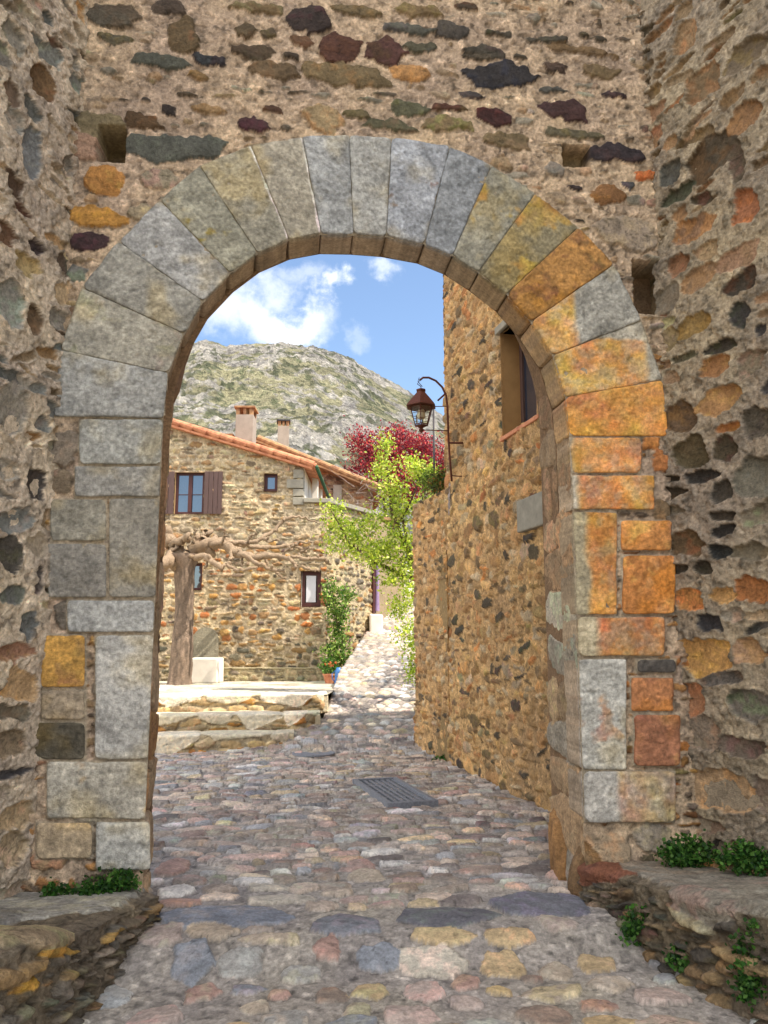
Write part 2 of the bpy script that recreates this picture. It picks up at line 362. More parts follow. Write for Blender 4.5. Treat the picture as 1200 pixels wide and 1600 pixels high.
GREY = (158, 156, 148); PALE = (176, 168, 150); ORNG = (206, 134, 56); BRN = (150, 112, 68)
def block(name, quad, colr, stain=None, yf=GY - .036, yb=GY + .27, seed=0, gap=.005, rough=.005, res=.0085, soff=(168, 144, 116), rnded=.006, splay=(0, 0)):
    """one dressed block: slightly wavy front face with worn arrises, sides running back into the wall"""
    q = [np.array(p, float) for p in quad]     # BL BR TR TL
    cen = sum(q) / 4
    Lx = max(np.linalg.norm(q[1] - q[0]), np.linalg.norm(q[2] - q[3])); Lz = max(np.linalg.norm(q[3] - q[0]), np.linalg.norm(q[2] - q[1]))
    n = max(6, int(Lx / res)); m = max(6, int(Lz / res))
    s = np.linspace(0, 1, n); t = np.linspace(0, 1, m); S, T = np.meshgrid(s, t)
    def bil(S, T): return (q[0][:, None, None] * (1 - S) * (1 - T) + q[1][:, None, None] * S * (1 - T) + q[2][:, None, None] * S * T + q[3][:, None, None] * (1 - S) * T)
    X, Z = bil(S, T)
    de = np.minimum(np.minimum(S, 1 - S) * Lx, np.minimum(T, 1 - T) * Lz)
    # corners pulled in, edges wavy, joint gap
    cx, cz = cen; rr = np.hypot(X - cx, Z - cz) + 1e-6
    k = np.exp(-de / .02)
    cor = np.exp(-np.minimum(S, 1 - S) * Lx / .015) * np.exp(-np.minimum(T, 1 - T) * Lz / .015)
    pull = gap + .010 * np.maximum(0, fbm(X, Z, 9, 4, seed + 31)) + random.Random(seed + 2).uniform(.004, .022) * cor
    X2 = X - (X - cx) / rr * pull * k * 1.2; Z2 = Z - (Z - cz) / rr * pull * k * 1.2
    h = rough * fbm(X, Z, 7, 5, seed + 5) * 2 + .0022 * fbm(X, Z, 45, 3, seed + 9) - .0035 * sstep(.12, .4, fbm(X + Z * .5, Z - X * .5, 33, 3, seed + 10)) + .002 * fbm(X * .3 + Z * .5, Z - X * .6, 50, 2, seed + 19) - rnded * np.exp(-de / (.006 + .005 * (1 + fbm(X, Z, 12, 3, seed + 77))))
    h -= .010 * sstep(.38, .6, fbm(X, Z, 11, 4, seed + 55))
    off = random.Random(seed).uniform(-.006, .006)
    Y2 = yf - h + off
    front = np.stack([X2, Y2, Z2], -1)
    # side skirt
    loop = [(i, 0) for i in range(n)] + [(n - 1, j) for j in range(1, m)] + [(i, m - 1) for i in range(n - 2, -1, -1)] + [(0, j) for j in range(m - 2, 0, -1)]
    lp = np.array([front[j, i] for i, j in loop])
    ds = np.linspace(0, 1, max(4, int((yb - yf) / .02)))[1:]
    rows = []
    for d in ds:
        r = lp.copy(); r[:, 1] = lp[:, 1] * (1 - d) + yb * d; r[:, 0] += splay[0] * d; r[:, 2] += splay[1] * d
        nn = fbm(r[:, 0] + r[:, 2], r[:, 1] + r[:, 2] * .5, 14, 4, seed + 3) * .006 * min(1, d * 6)
        dirx = np.sign(cx - r[:, 0]); vec = np.stack([cx - r[:, 0], cz - r[:, 2]], -1); vec /= np.linalg.norm(vec, axis=1)[:, None] + 1e-9
        r[:, 0] += vec[:, 0] * nn; r[:, 2] += vec[:, 1] * nn; rows.append(r)
    verts = np.concatenate([front.reshape(-1, 3)] + rows)
    faces = []
    id_ = np.arange(n * m).reshape(m, n)
    qf = np.stack([id_[:-1, :-1], id_[:-1, 1:], id_[1:, 1:], id_[1:, :-1]], -1).reshape(-1, 4)
    L = len(loop); prev = np.array([id_[j, i] for i, j in loop]); allq = [qf]; base = n * m
    for r in rows:
        cur = np.arange(base, base + L); base += L
        allq.append(np.stack([prev, cur, np.roll(cur, -1), np.roll(prev, -1)], -1)); prev = cur
    F_ = np.concatenate(allq)
    # colours
    x, y, z = verts[:, 0], verts[:, 1], verts[:, 2]
    b = np.array(colr, float)
    an = random.Random(seed + 1).uniform(-.5, .5)
    an += 0; xr = x * math.cos(an) + z * math.sin(an); zr = -x * math.sin(an) + z * math.cos(an)
    v1 = fbm(xr, zr, 5, 4, seed + 11); v2 = fbm(xr * .3, zr, 40, 3, seed + 12); v3 = fbm(x, z, 55, 2, seed + 13)
    c = b[None] * (1 + .13 * v1 + .12 * v2 + .16 * v3 - .10 * sstep(.1, .5, fbm(x, z, 24, 3, seed + 44)))[:, None]
    c += np.array([12, 4, -12])[None] * sstep(.0, .5, fbm(x, z, 3.5, 4, seed + 14))[:, None]
    if stain is not None:
        sc_, fn = stain; mk = np.clip(fn(x, z, seed), 0, 1)[:, None]
        sv = np.array(sc_, float)[None] * (1 + .16 * v1 + .10 * v2 + .12 * v3)[:, None]
        sv[:, 1] += 26 * fbm(x, z, 6, 3, seed + 15); sv[:, 2] += 30 * np.maximum(0, fbm(x, z, 9, 3, seed + 16)); mk = mk * (.62 + .38 * sstep(-.35, .15, fbm(x, z, 16, 4, seed + 18)))[:, None]
        c = c * (1 - mk) + sv * mk
    dd = sstep(yf + .02, yf + .09, y + .02 * v1)[:, None] * .75
    c = c * (1 - dd) + (np.array(soff, float)[None] * (1 + .25 * v1 + .1 * v3)[:, None]) * dd
    me = bpy.data.meshes.new(name); me.vertices.add(len(verts)); me.vertices.foreach_set('co', verts.astype(np.float32).ravel())
    me.loops.add(F_.size); me.loops.foreach_set('vertex_index', F_.astype(np.int32).ravel())
    me.polygons.add(len(F_)); me.polygons.foreach_set('loop_start', np.arange(0, F_.size, 4, dtype=np.int32))
    me.polygons.foreach_set('use_smooth', np.full(len(F_), True))
    at = me.color_attributes.new('Col', 'FLOAT_COLOR', 'POINT'); ca = np.ones((len(verts), 4), np.float32); ca[:, :3] = srgb(np.clip(c, 8, 250)); at.data.foreach_set('color', ca.ravel())
    me.update(); me.validate()
    return link(name, me, M_ASHLAR)

BLOCKS = []      # quads for masking the rubble
def X_of(px): return (px - 450) / F * GY
def halfmask(px, soft=.03, sgn=1, amt=1, nf=5, na=.035, zlo=None, zhi=None):
    x0 = X_of(px)
    def f(x, z, seed):
        k = sstep(-soft, soft, sgn * (x - x0) + na * fbm(x, z, nf, 4, seed + 21)) * amt
        if zhi is not None: k = k * sstep(0, .04, zhi - z + .03 * fbm(x, z, 8, 3, seed))
        return k * (.86 + .14 * sstep(-.3, .2, fbm(x, z, 9, 4, seed + 2)))
    return f
def spots(th, amt=1, f_=5):
    return lambda x, z, seed: sstep(th, th + .22, fbm(x, z, f_, 5, seed + 23)) * amt
def lineseam(i, wd=.012):
    (a, b), (A, B) = JW[i]
    def f(x, z, seed):
        L = math.hypot(A - a, B - b); s_ = np.abs((B - b) * (x - a) - (A - a) * (z - b)) / L + .012 * fbm(x, z, 14, 3, seed + 5)
        return sstep(wd * 1.6, wd * .6, s_)
    return f
def allmask(amt=.95): return lambda x, z, seed: amt * (.8 + .2 * sstep(-.4, .1, fbm(x, z, 7, 4, seed + 2)))
VC = [  # colour, stain
    ((150, 148, 142), None), ((158, 152, 138), ((150, 138, 112), spots(.1, .6))), ((146, 142, 132), None), ((156, 154, 150), None),
    ((146, 142, 126), ((150, 120, 62), spots(.22, .8, 7))), ((152, 146, 130), ((222, 214, 202), lineseam(6))), ((158, 150, 134), ((222, 214, 202), lineseam(7))),
    ((150, 150, 148), None), ((158, 156, 150), None), ((154, 156, 160), ((130, 96, 80), spots(.45, .7, 12))), ((134, 136, 138), None),
    ((142, 138, 124), ((188, 142, 62), spots(.28, .8, 4))), ((136, 126, 100), ((176, 136, 70), spots(.1, .85, 5))),
    ((168, 124, 72), ((122, 92, 58), spots(0., .7, 9))), ((156, 152, 142), ((200, 152, 84), halfmask(925, sgn=-1, amt=.95))),
    ((168, 160, 144), ((206, 152, 80), halfmask(1050, sgn=-1, amt=.95, zhi=P(900, 525, GY).z))),
    ]
VC.append(((196, 158, 104), ((210, 148, 72), allmask())))
for i in range(len(JW) - 1):
    (a, A), (b, B) = JW[i], JW[i + 1]
    # order BL BR TR TL going round; inner edge a-b, outer edge A-B
    colr, st = VC[i]
    lf = max(0, (XL + .9 - (a[0] + b[0]) / 2) / .9); o = block('voussoir', (A, a, b, B), colr, st, seed=100 + i, gap=.0012, splay=(-.055 * lf, 0))
    if i >= 14: o['label'] = 'orange-stained voussoir'
    G(o); BLOCKS.append((A, a, b, B))
def rect(x0, y0, x1, y1, xin=None): return [PX(x0, y1, GY), PX(x1, y1, GY), PX(x1, y0, GY), PX(x0, y0, GY)]
def jamb_x(q, side):      # snap to the opening edge
    q = [list(p) for p in q]
    if side < 0: q[1][0] = q[2][0] = XL
    else: q[0][0] = q[3][0] = XR
    return q
LJ = [((125, 657, 257, 727), GREY, None, 1), ((118, 730, 255, 777), (150, 146, 138), None, 1), ((80, 781, 168, 846), (142, 136, 122), None, 0), ((172, 780, 252, 934), (138, 132, 120), ((160, 130, 100), spots(.3, .5)), 1),
      ((76, 850, 168, 934), (140, 134, 124), None, 0), ((106, 938, 248, 988), (164, 162, 156), ((150, 128, 100), spots(.2, .5)), 1), ((66, 992, 135, 1074), (186, 142, 74), ((150, 110, 66), spots(.1, .6, 9)), 0),
      ((150, 992, 246, 1186), (172, 168, 160), ((168, 146, 110), halfmask(165, sgn=-1, amt=.7)), 1), ((66, 1078, 135, 1124), (156, 140, 118), None, 0), ((52, 1128, 135, 1186), (84, 78, 66), ((124, 104, 78), spots(.2, .5)), 0),
      ((75, 1189, 243, 1278), (178, 170, 154), ((186, 140, 84), spots(.32, .6)), 1), ((152, 1282, 250, 1356), (182, 178, 168), None, 2), ((58, 1284, 146, 1340), (172, 152, 124), ((176, 116, 66), spots(.2, .6)), 0)]
RJ = [((889, 685, 1000, 740), (174, 164, 142), ((206, 148, 78), halfmask(912, amt=1, sgn=1)), 1), ((890, 744, 1020, 797), (176, 166, 148), ((204, 142, 74), halfmask(920, amt=1)), 1),
      ((893, 800, 962, 961), (168, 156, 128), ((206, 144, 74), halfmask(932, amt=1)), 1), ((968, 814, 1046, 861), (190, 130, 74), ((206, 152, 92), spots(.0, .7, 8)), 0),
      ((970, 868, 1052, 960), (186, 124, 70), ((212, 152, 88), spots(.0, .7, 8)), 0), ((895, 964, 1036, 1025), (172, 166, 152), ((190, 122, 70), halfmask(940, amt=.95)), 1),
      ((894, 1029, 976, 1202), (184, 180, 170), ((186, 134, 84), spots(.3, .6)), 1), ((984, 1058, 1050, 1111), (176, 120, 80), ((150, 108, 76), spots(.1, .5)), 0), ((988, 1115, 1060, 1196), (158, 108, 80), ((186, 128, 88), spots(.1, .6, 8)), 0),
      ((900, 1204, 1052, 1284), (180, 174, 164), ((184, 142, 94), halfmask(965, amt=.7)), 1), ((992, 1030, 1054, 1051), (92, 86, 80), None, 0)]
for k, (r, c, st, inn) in enumerate(LJ):
    q = rect(*r)
    if inn: q = jamb_x(q, -1)
    if inn == 2: q[1][0] += .045; q[2][0] += .03
    G(block('jamb_stone', q, c, st, seed=200 + k, yf=GY - (.05 if inn == 2 else .034), gap=.002, rough=.008 if not inn else .005, splay=(-.055, 0))); BLOCKS.append([tuple(p) for p in q])
for k, (r, c, st, inn) in enumerate(RJ):
    q = rect(*r)
    if inn: q = jamb_x(q, 1)
    G(block('jamb_stone', q, c, st, seed=300 + k, gap=.002, rough=.008 if not inn else .005)); BLOCKS.append([tuple(p) for p in q])

# --- the rubble of the gateway wall
u = np.arange(-1.95, 2.95, .0085); v = np.arange(-.3, 6.72, .0085)
man = [(175, 25, 85, 35, 96, 82, 66), (265, 12, 55, 25, 82, 70, 60), (288, 58, 48, 50, 96, 80, 58), (178, 60, 64, 14, 98, 92, 76), (252, 97, 94, 24, 86, 86, 76), (332, 96, 56, 24, 62, 54, 56),
       (383, 48, 36, 24, 92, 78, 58), (422, 54, 28, 18, 92, 78, 60), (483, 33, 62, 40, 58, 48, 44), (470, 67, 42, 18, 104, 78, 58), (392, 80, 70, 22, 80, 66, 52), (455, 88, 32, 14, 66, 56, 46),
       (428, 110, 84, 26, 106, 88, 66), (530, 77, 66, 42, 84, 56, 46), (600, 83, 62, 38, 80, 54, 48), (535, 118, 134, 36, 112, 96, 70), (308, 120, 37, 12, 140, 112, 76), (296, 147, 44, 14, 84, 72, 58),
       (232, 158, 22, 14, 66, 58, 56), (266, 171, 26, 18, 60, 52, 48), (225, 189, 67, 26, 92, 72, 52), (333, 172, 60, 20, 150, 122, 88), (425, 172, 38, 20, 92, 68, 54), (392, 197, 52, 26, 72, 50, 50),
       (552, 178, 48, 18, 108, 96, 70), (508, 188, 62, 38, 152, 132, 100), (600, 196, 78, 22, 88, 84, 64), (270, 229, 160, 40, 88, 88, 80), (635, 47, 78, 18, 88, 86, 76), (706, 50, 52, 24, 74, 68, 62),
       (775, 55, 44, 14, 80, 72, 60), (852, 65, 58, 14, 76, 70, 60), (928, 60, 48, 12, 82, 74, 62), (660, 75, 54, 18, 84, 80, 64), (760, 85, 66, 18, 78, 72, 62), (810, 89, 28, 13, 80, 72, 60),
       (785, 119, 92, 36, 58, 54, 54), (870, 109, 40, 20, 88, 72, 62), (915, 82, 100, 16, 118, 96, 70), (940, 112, 60, 20, 112, 94, 70), (857, 143, 48, 13, 78, 76, 70), (738, 150, 36, 16, 72, 66, 64),
       (962, 150, 36, 14, 62, 50, 50), (638, 171, 54, 22, 92, 90, 70), (700, 171, 56, 14, 92, 62, 50), (770, 184, 54, 24, 68, 44, 42), (888, 175, 62, 28, 72, 52, 50), (697, 197, 80, 24, 132, 112, 82),
       (790, 220, 82, 26, 114, 98, 72), (898, 208, 96, 16, 102, 94, 74), (962, 240, 82, 30, 56, 48, 50), (900, 293, 28, 12, 64, 54, 52), (984, 290, 34, 16, 84, 84, 82), (950, 303, 48, 30, 146, 106, 70),
       (1007, 275, 34, 20, 176, 112, 66), (980, 365, 92, 50, 150, 134, 116), (905, 345, 20, 9, 70, 62, 54), (150, 340, 82, 34, 178, 130, 66), (165, 283, 60, 40, 168, 120, 68), (143, 380, 60, 34, 66, 50, 50),
       (120, 430, 34, 22, 120, 116, 108), (133, 228, 42, 46, 166, 134, 112), (155, 196, 72, 34, 130, 116, 88), (640, 117, 66, 24, 170, 128, 84), (655, 18, 70, 22, 130, 108, 78), (560, 20, 80, 22, 112, 96, 70),
       (725, 14, 40, 14, 76, 64, 52), (405, 12, 90, 18, 118, 98, 70), (745, 90, 40, 10, 90, 80, 66), (870, 265, 30, 24, 128, 122, 112), (1015, 690, 26, 30, 186, 124, 72), (1032, 722, 30, 30, 176, 116, 70),
       (250, 280, 60, 30, 150, 138, 116), (225, 335, 50, 26, 160, 144, 118), (120, 560, 18, 60, 130, 116, 96), (1030, 800, 30, 34, 120, 100, 76), (100, 700, 48, 60, 138, 124, 108), (96, 750, 40, 40, 128, 112, 92),
       (1015, 1000, 50, 34, 112, 96, 78), (100, 960, 30, 40, 118, 108, 96), (940, 1330, 90, 44, 162, 142, 116), (1020, 1310, 70, 36, 146, 134, 118), (900, 1345, 60, 60, 120, 98, 72), (80, 1340, 60, 40, 158, 130, 98)]
st = []
occ = []
for (cx, cy, w, h, r, g, b) in man:
    x, z = PX(cx, cy, GY); k = GY / F / .93
    sc_ = (P(cx + w / 2, cy, GY) - P(cx - w / 2, cy, GY)).x; sh = (P(cx, cy - h / 2, GY) - P(cx, cy + h / 2, GY)).z
    st.append((x, z, sc_ / 2 * 1.08, sh / 2 * 1.12, random.Random(cx * 7 + cy).gauss(-.02, .05), .022 if r > 120 else .016, (r, g, b))); occ.append((x, z, sc_ / 2 + .02, sh / 2 + .018))
rg = random.Random(41)
fill = courses(-1.95, 2.95, -.3, 6.75, rg, (.045, .10), (.07, .24), .74, .35, .4, (.008, .022))
ok = []
for s in fill:
    if any(abs(s[0] - o[0]) < (o[2] + s[2] * .75) and abs(s[1] - o[1]) < (o[3] + s[3] * .75) for o in occ): continue
    low = s[1] < 3.6
    pool = [(166, 142, 114), (140, 120, 96), (172, 150, 124), (100, 88, 74), (152, 130, 102), (174, 144, 112), (128, 120, 104), (158, 148, 130)] if not low else [(150, 124, 96), (96, 82, 68), (164, 120, 74), (120, 108, 94), (134, 110, 82)]
    if s[0] > 1.6 and low: pool += [(176, 116, 64), (120, 84, 52)]
    ok.append(s[:6] + (pool[rg.randrange(len(pool))],))
HOLES = [(175, 226, 40, 50, .26), (901, 243, 42, 34, .16), (1018, 448, 54, 82, .32)]
H, C, A, U, V = relief(u, v, ok + st, PAL_TOP, MORTAR_TOP, seed=5, smear=.032, mort_amp=.012, wob=.45, edge=.009)
# mask under the blocks
def poly_sd(q):
    d = np.full(U.shape, -1e9); ar = 0
    n = len(q); ar = sum(q[i][0] * q[(i + 1) % n][1] - q[(i + 1) % n][0] * q[i][1] for i in range(n))
    sg = 1 if ar > 0 else -1
    for i in range(n):
        (x0, y0), (x1, y1) = q[i], q[(i + 1) % n]; L = math.hypot(x1 - x0, y1 - y0) + 1e-9
        d = np.maximum(d, sg * ((y1 - y0) * (U - x0) - (x1 - x0) * (V - y0)) / L)
    return d
bd = np.full(U.shape, 9.)
for q in BLOCKS:
    bd = np.minimum(bd, poly_sd([tuple(p) for p in q]))
H += .02 * fbm(U, V, 1.1, 3, 66)
inside = sstep(.014, -.002, bd)[..., None]
mort2 = np.array((160, 146, 124))[None, None] * (1 + .1 * fbm(U, V, 30, 3, 4))[..., None]
H = H * (1 - inside[..., 0]) + (.017 + .006 * fbm(U, V, 20, 3, 9)) * inside[..., 0]
C = C * (1 - inside) + mort2 * inside
# holes sunk into the wall, coloured a darker brown inside
for (cx, cy, w, h, dep) in HOLES:
    x, z = PX(cx, cy, GY); hw = (P(cx + w / 2, cy, GY) - P(cx - w / 2, cy, GY)).x / 2; hh = (P(cx, cy - h / 2, GY) - P(cx, cy + h / 2, GY)).z / 2
    k = sstep(.008, -.008, np.maximum(np.abs(U - x) - hw, np.abs(V - z) - hh) + .008 * fbm(U, V, 12, 3, 8))
    H = H * (1 - k) - dep * k
    C = C * (1 - .7 * k[..., None]) + np.array((112, 92, 60))[None, None] * (1 + .2 * fbm(U, V, 20, 3, 3))[..., None] * .7 * k[..., None]
# a rougher, bulging foot below the right jamb
zb = P(960, 1290, GY).z
H += .09 * sstep(zb, zb - .25, V) * sstep(XR - .02, XR + .12, U)
pos = np.stack([U, GY - H, V], -1)
# opening: keep what lies outside the inner curve
arch = INNER
def inside_open(x, z, grow=0.0):
    zs0, zs1 = arch[0][1], arch[-1][1]
    cxm = (XL + XR) / 2
    r = np.zeros(x.shape, bool)
    poly = [(XL, -1)] + list(arch) + [(XR, -1)]
    px_ = np.array([p[0] for p in poly]); pz_ = np.array([p[1] for p in poly])
    xs = cxm + (x - cxm) * (1 - grow); zs = z * (1 - grow)
    j = len(poly) - 1; res = np.zeros(x.shape, bool)
    for i in range(len(poly)):
        c_ = ((pz_[i] > zs) != (pz_[j] > zs)) & (xs < (px_[j] - px_[i]) * (zs - pz_[i]) / (pz_[j] - pz_[i] + 1e-12) + px_[i]); res ^= c_; j = i
    return res
cu_ = (U[:-1, :-1] + U[1:, 1:]) / 2; cv_ = (V[:-1, :-1] + V[1:, 1:]) / 2
keep = ~inside_open(cu_, cv_, 0.0)
gw = grid_mesh('rubble_wall', pos, C, M_STONE, keep=keep); G(gw)

# --- thickness: reveals, soffit core, tall upper wall (light is blocked by it)
def quoins(name, x, y0, y1, z0, z1, nx, cols, seed, depth=.02, hr=(.22, .42)):
    """reveal of stacked blocks on the plane X = x facing nx"""
    uu = np.arange(y0, y1 + .001, .01); vv = np.arange(z0, z1, .01); rg = random.Random(seed); S = []; z = z0
    while z < z1:
        h = rg.uniform(*hr); m_ = (y1 - y0)
        if rg.random() < .5: S.append((y0 + m_ / 2, z + h / 2, m_ / 2 + .01, h / 2, 0, depth, None))
        else:
            k = rg.uniform(.45, .75) * m_
            S.append((y0 + k / 2, z + h / 2, k / 2, h / 2, 0, depth, None)); S.append((y0 + k + (m_ - k) / 2, z + h / 2, (m_ - k) / 2, h / 2, 0, depth, None))
        z += h
    Hh, Cc, _, UU, VV = relief(uu, vv, S, cols, (120, 98, 76), seed, edge=.012, gap=.004, wob=.15, box=1.05, streak=.4)
    ps = np.stack([np.full(UU.shape, x) + nx * Hh, UU, VV], -1)
    return grid_mesh(name, ps, Cc, M_STONE, flip=(nx > 0))
YB = 5.76
G(quoins('reveal', XR + .03, GY - .0, YB, -.3, 3.45, -1, [(3, 178, 166, 146), (2, 178, 150, 116), (1, 164, 136, 104)], 61, hr=(.2, .36)))
G(quoins('reveal', XL - .07, GY - .0, YB, -.3, 3.45, 1, [(3, 172, 150, 122), (2, 176, 136, 96)], 62))
def plate(mb, Y, curve, x0, x1, zt):
    cxm = (XL + XR) / 2; n = len(curve); outer = []
    for (x, z) in curve:
        dx, dz = x - cxm, z - 2.2
        if abs(dx) < 1e-6: k = (zt - 2.2) / dz
        else:
            kx = ((x1 if dx > 0 else x0) - cxm) / dx; kz = (zt - 2.2) / dz if dz > 1e-6 else 1e9; k = min(kx, kz)
        outer.append((cxm + dx * k, 2.2 + dz * k))
    for i in range(n - 1):
        a, b, B_, A_ = curve[i], curve[i + 1], outer[i + 1], outer[i]
        mb.quad((a[0], Y, a[1]), (b[0], Y, b[1]), (B_[0], Y, B_[1]), (A_[0], Y, A_[1]))
        if abs(A_[0] - B_[0]) > .01 and abs(A_[1] - B_[1]) > .01:      # corner triangle
            cx_ = x0 if A_[0] < cxm and B_[0] < cxm else x1
            c = (x0 if min(A_[0], B_[0]) <= x0 + .01 else x1, zt)
            mb.f.append([mb.vert((A_[0], Y, A_[1])), mb.vert((B_[0], Y, B_[1])), mb.vert((c[0], Y, c[1]))])
core = MB(); core.cc = (140, 112, 84)
front_curve = [(XL - .07, -.4), (XL - .07, 1.0)] + [(x, z + .005) for x, z in arch] + [(XR + .02, 1.0), (XR + .02, -.4)]
rear = [(XL - .09, -.4), (XL - .09, 1.0), (XL - .09, 3.2)]
cxm = (XL + XR) / 2; rw = (XR - XL) / 2 + .02
for k in range(1, 24):
    a = math.pi - math.pi * k / 24; rear.append((cxm + rw * math.cos(a), 3.2 + 1.55 * math.sin(a)))
rear += [(XR + .02, 3.2), (XR + .02, 1.0), (XR + .02, -.4)]
plate(core, GY + .28, front_curve, -2.6, 3.6, 6.7); plate(core, YB + .02, rear, -3.2, 3.6, 6.7)
for a, b in zip(rear, rear[1:]): core.quad((a[0], GY + .28, a[1]), (b[0], GY + .28, b[1]), (b[0], YB + .02, b[1]), (a[0], YB + .02, a[1]))
core.quad((-3.2, YB + .02, 6.7), (3.6, YB + .02, 6.7), (3.6, GY, 6.7), (-3.2, GY, 6.7)); core.quad((-3.2, GY + .02, 6.3), (3.6, GY + .02, 6.3), (3.6, GY + .02, 6.7), (-3.2, GY + .02, 6.7)); core.quad((-3.2, GY + .3, -.4), (-3.2, YB + .02, -.4), (-3.2, YB + .02, 6.7), (-3.2, GY + .3, 6.7))
G(core.build('wall_core', M_STONE))
# guard stone and rounded foot at the right jamb
def boulder(name, c, d, colr, seed, mat=M_STONE, rot=0, parent=None, sub=5, rough=.12):
    bm = bmesh.new(); bmesh.ops.create_icosphere(bm, subdivisions=sub, radius=1); rg = random.Random(seed)
    pl = [(Vector([rg.gauss(0, 1) for _ in range(3)]).normalized(), rg.uniform(.62, .9)) for _ in range(14)]
    co = np.array([v.co[:] for v in bm.verts])
    for nrm, dd in pl:
        k = co @ np.array(nrm) - dd; k = np.maximum(k, 0); co -= k[:, None] * np.array(nrm)[None] * .9
    nn = fbm(co[:, 0] + co[:, 2] * .7, co[:, 1] + co[:, 2] * .6, 2.5, 5, seed); co *= (1 + rough * nn)[:, None]
    M = Matrix.Rotation(rot, 3, 'Z')
    me = bpy.data.meshes.new(name); bm.to_mesh(me); bm.free()
    cs = co * np.array(d)[None]; cs = cs @ np.array(M.transposed()) + np.array(c)[None]
    me.vertices.foreach_set('co', cs.astype(np.float32).ravel())
    me.polygons.foreach_set('use_smooth', [True] * len(me.polygons))
    at = me.color_attributes.new('Col', 'FLOAT_COLOR', 'POINT'); ca = np.ones((len(cs), 4), np.float32)
    cc = np.array(colr, float)[None] * (1 + .22 * nn + .12 * fbm(cs[:, 0] * 3 + cs[:, 1], cs[:, 2] * 3, 12, 3, seed + 1))[:, None]
    ca[:, :3] = srgb(cc); at.data.foreach_set('color', ca.ravel()); me.update()
    return link(name, me, mat, parent)
G(boulder('guard_stone', (XR + .04, GY + .52, .12), (.10, .14, .42), (160, 120, 78), 5))
G(boulder('guard_stone', (XR + .08, GY + .12, .08), (.16, .16, .34), (132, 104, 74), 6))
G(boulder('guard_stone', (XR + .20, GY - .05, .02), (.17, .16, .26), (128, 104, 78), 8))

# ================================================================== SIDE WALLS OF THE PORCH
def wall_map(p0, p1, flip=False):
    """vertical wall from p0 to p1 (plan); u runs along it; normal on the left of the direction"""
    a = np.array(p0, float); d = np.array(p1, float) - a; L = np.linalg.norm(d); d /= L; n = np.array([-d[1], d[0]])
    if flip: n = -n
    return a, d, n, L
def rubble_wall(name, p0, p1, z0, z1, res, stones, pal, mort, seed, mat=M_STONE, flip=False, keepf=None, parent=None, bulge=.0, **kw):
    a, d, n, L = wall_map(p0, p1, flip); uu = np.arange(0, L + res, res); vv = np.arange(z0, z1 + res, res)
    Hh, Cc, Am, UU, VV = relief(uu, vv, stones, pal, mort, seed, **kw)
    if bulge: Hh = Hh + bulge * fbm(UU, VV, .9, 3, seed + 90)
    ps = np.stack([a[0] + d[0] * UU + n[0] * Hh, a[1] + d[1] * UU + n[1] * Hh, VV], -1)
    kp = None
    if keepf is not None:
        kp = keepf((UU[:-1, :-1] + UU[1:, 1:]) / 2, (VV[:-1, :-1] + VV[1:, 1:]) / 2)
    return grid_mesh(name, ps, Cc, mat, parent, kp, flip=flip)
XCL, XCR = PX(88, 900, GY)[0], PX(1052, 900, GY)[0]
LWa, LWb = (XCL, GY + .05), (XCL - .45 * 2.4, GY - 2.35)
RWa, RWb = (XCR, GY + .05), (XCR + .38 * 2.6, GY - 2.55)
def tower_side(name, a, b, stones, pal, mort, seed, flip, label, sgn, **kw):
    root = empty(name, (a[0], a[1], 0), 0, label, 'wall')
    inv = Matrix.Translation((-a[0], -a[1], 0))
    o = rubble_wall('rubble_face', a, b, -.3, 6.3, .0085, stones, pal, mort, seed, flip=flip, bulge=.05, **kw); o.parent = root; o.matrix_parent_inverse = inv
    m = MB(); m.cc = mort
    dx, dy = b[0] - a[0], b[1] - a[1]; L = math.hypot(dx, dy); dx /= L; dy /= L
    e = (a[0] + dx * 5.2, a[1] + dy * 5.2)
    t = 1.1 * sgn
    def w(p0, p1, z0, z1):
        m.prism([(p0[0], p0[1]), (p1[0], p1[1]), (p1[0] + t, p1[1]), (p0[0] + t, p0[1])] if sgn > 0 else [(p0[0] + t, p0[1]), (p1[0] + t, p1[1]), (p1[0], p1[1]), (p0[0], p0[1])], z0, z1)
    off = .06 * sgn
    w((a[0] + off, a[1]), (b[0] + off, b[1]), -.3, 6.25); w((a[0], a[1]), (b[0], b[1]), 6.25, 15 if sgn > 0 else 7.0); w(b, e, -.3, 15 if sgn > 0 else 7)  # right wall carried up out of view to keep sun off the gateway
    c = m.build('wall_core', M_STONE); c.parent = root; c.matrix_parent_inverse = inv
    return root
def wall_stones(a, b, lst, S):
    """the stones one can pick out on a side wall, put at their measured places on its plane; others make room"""
    a = Vector((*a, 0)); d_ = Vector((*b, 0)) - a; d_.normalize(); n_ = Vector((-d_.y, d_.x, 0)); M_ = []
    def uv(px, py):
        r_ = ray(px, py); o_ = Vector((0, 0, EYE)); k = (a - Vector((0, 0, 0))).dot(n_) / r_.dot(n_); p = o_ + r_ * k; return (p - a).dot(d_), p.z
    for (cx, cy, w, h, r, g, bb) in lst:
        u_, z_ = uv(cx, cy); u0, z0 = uv(cx - w / 2, cy); u1, z1 = uv(cx + w / 2, cy); _, za = uv(cx, cy - h / 2); _, zb2 = uv(cx, cy + h / 2)
        M_.append((u_, z_, abs(u1 - u0) / 2 * 1.05, (za - zb2) / 2 * 1.08, random.Random(cx + cy).gauss(0, .07), .024, (r, g, bb)))
    return [q for q in S if not any(abs(q[0] - m[0]) < m[2] + q[2] * .7 and abs(q[1] - m[1]) < m[3] + q[3] * .7 for m in M_)] + M_
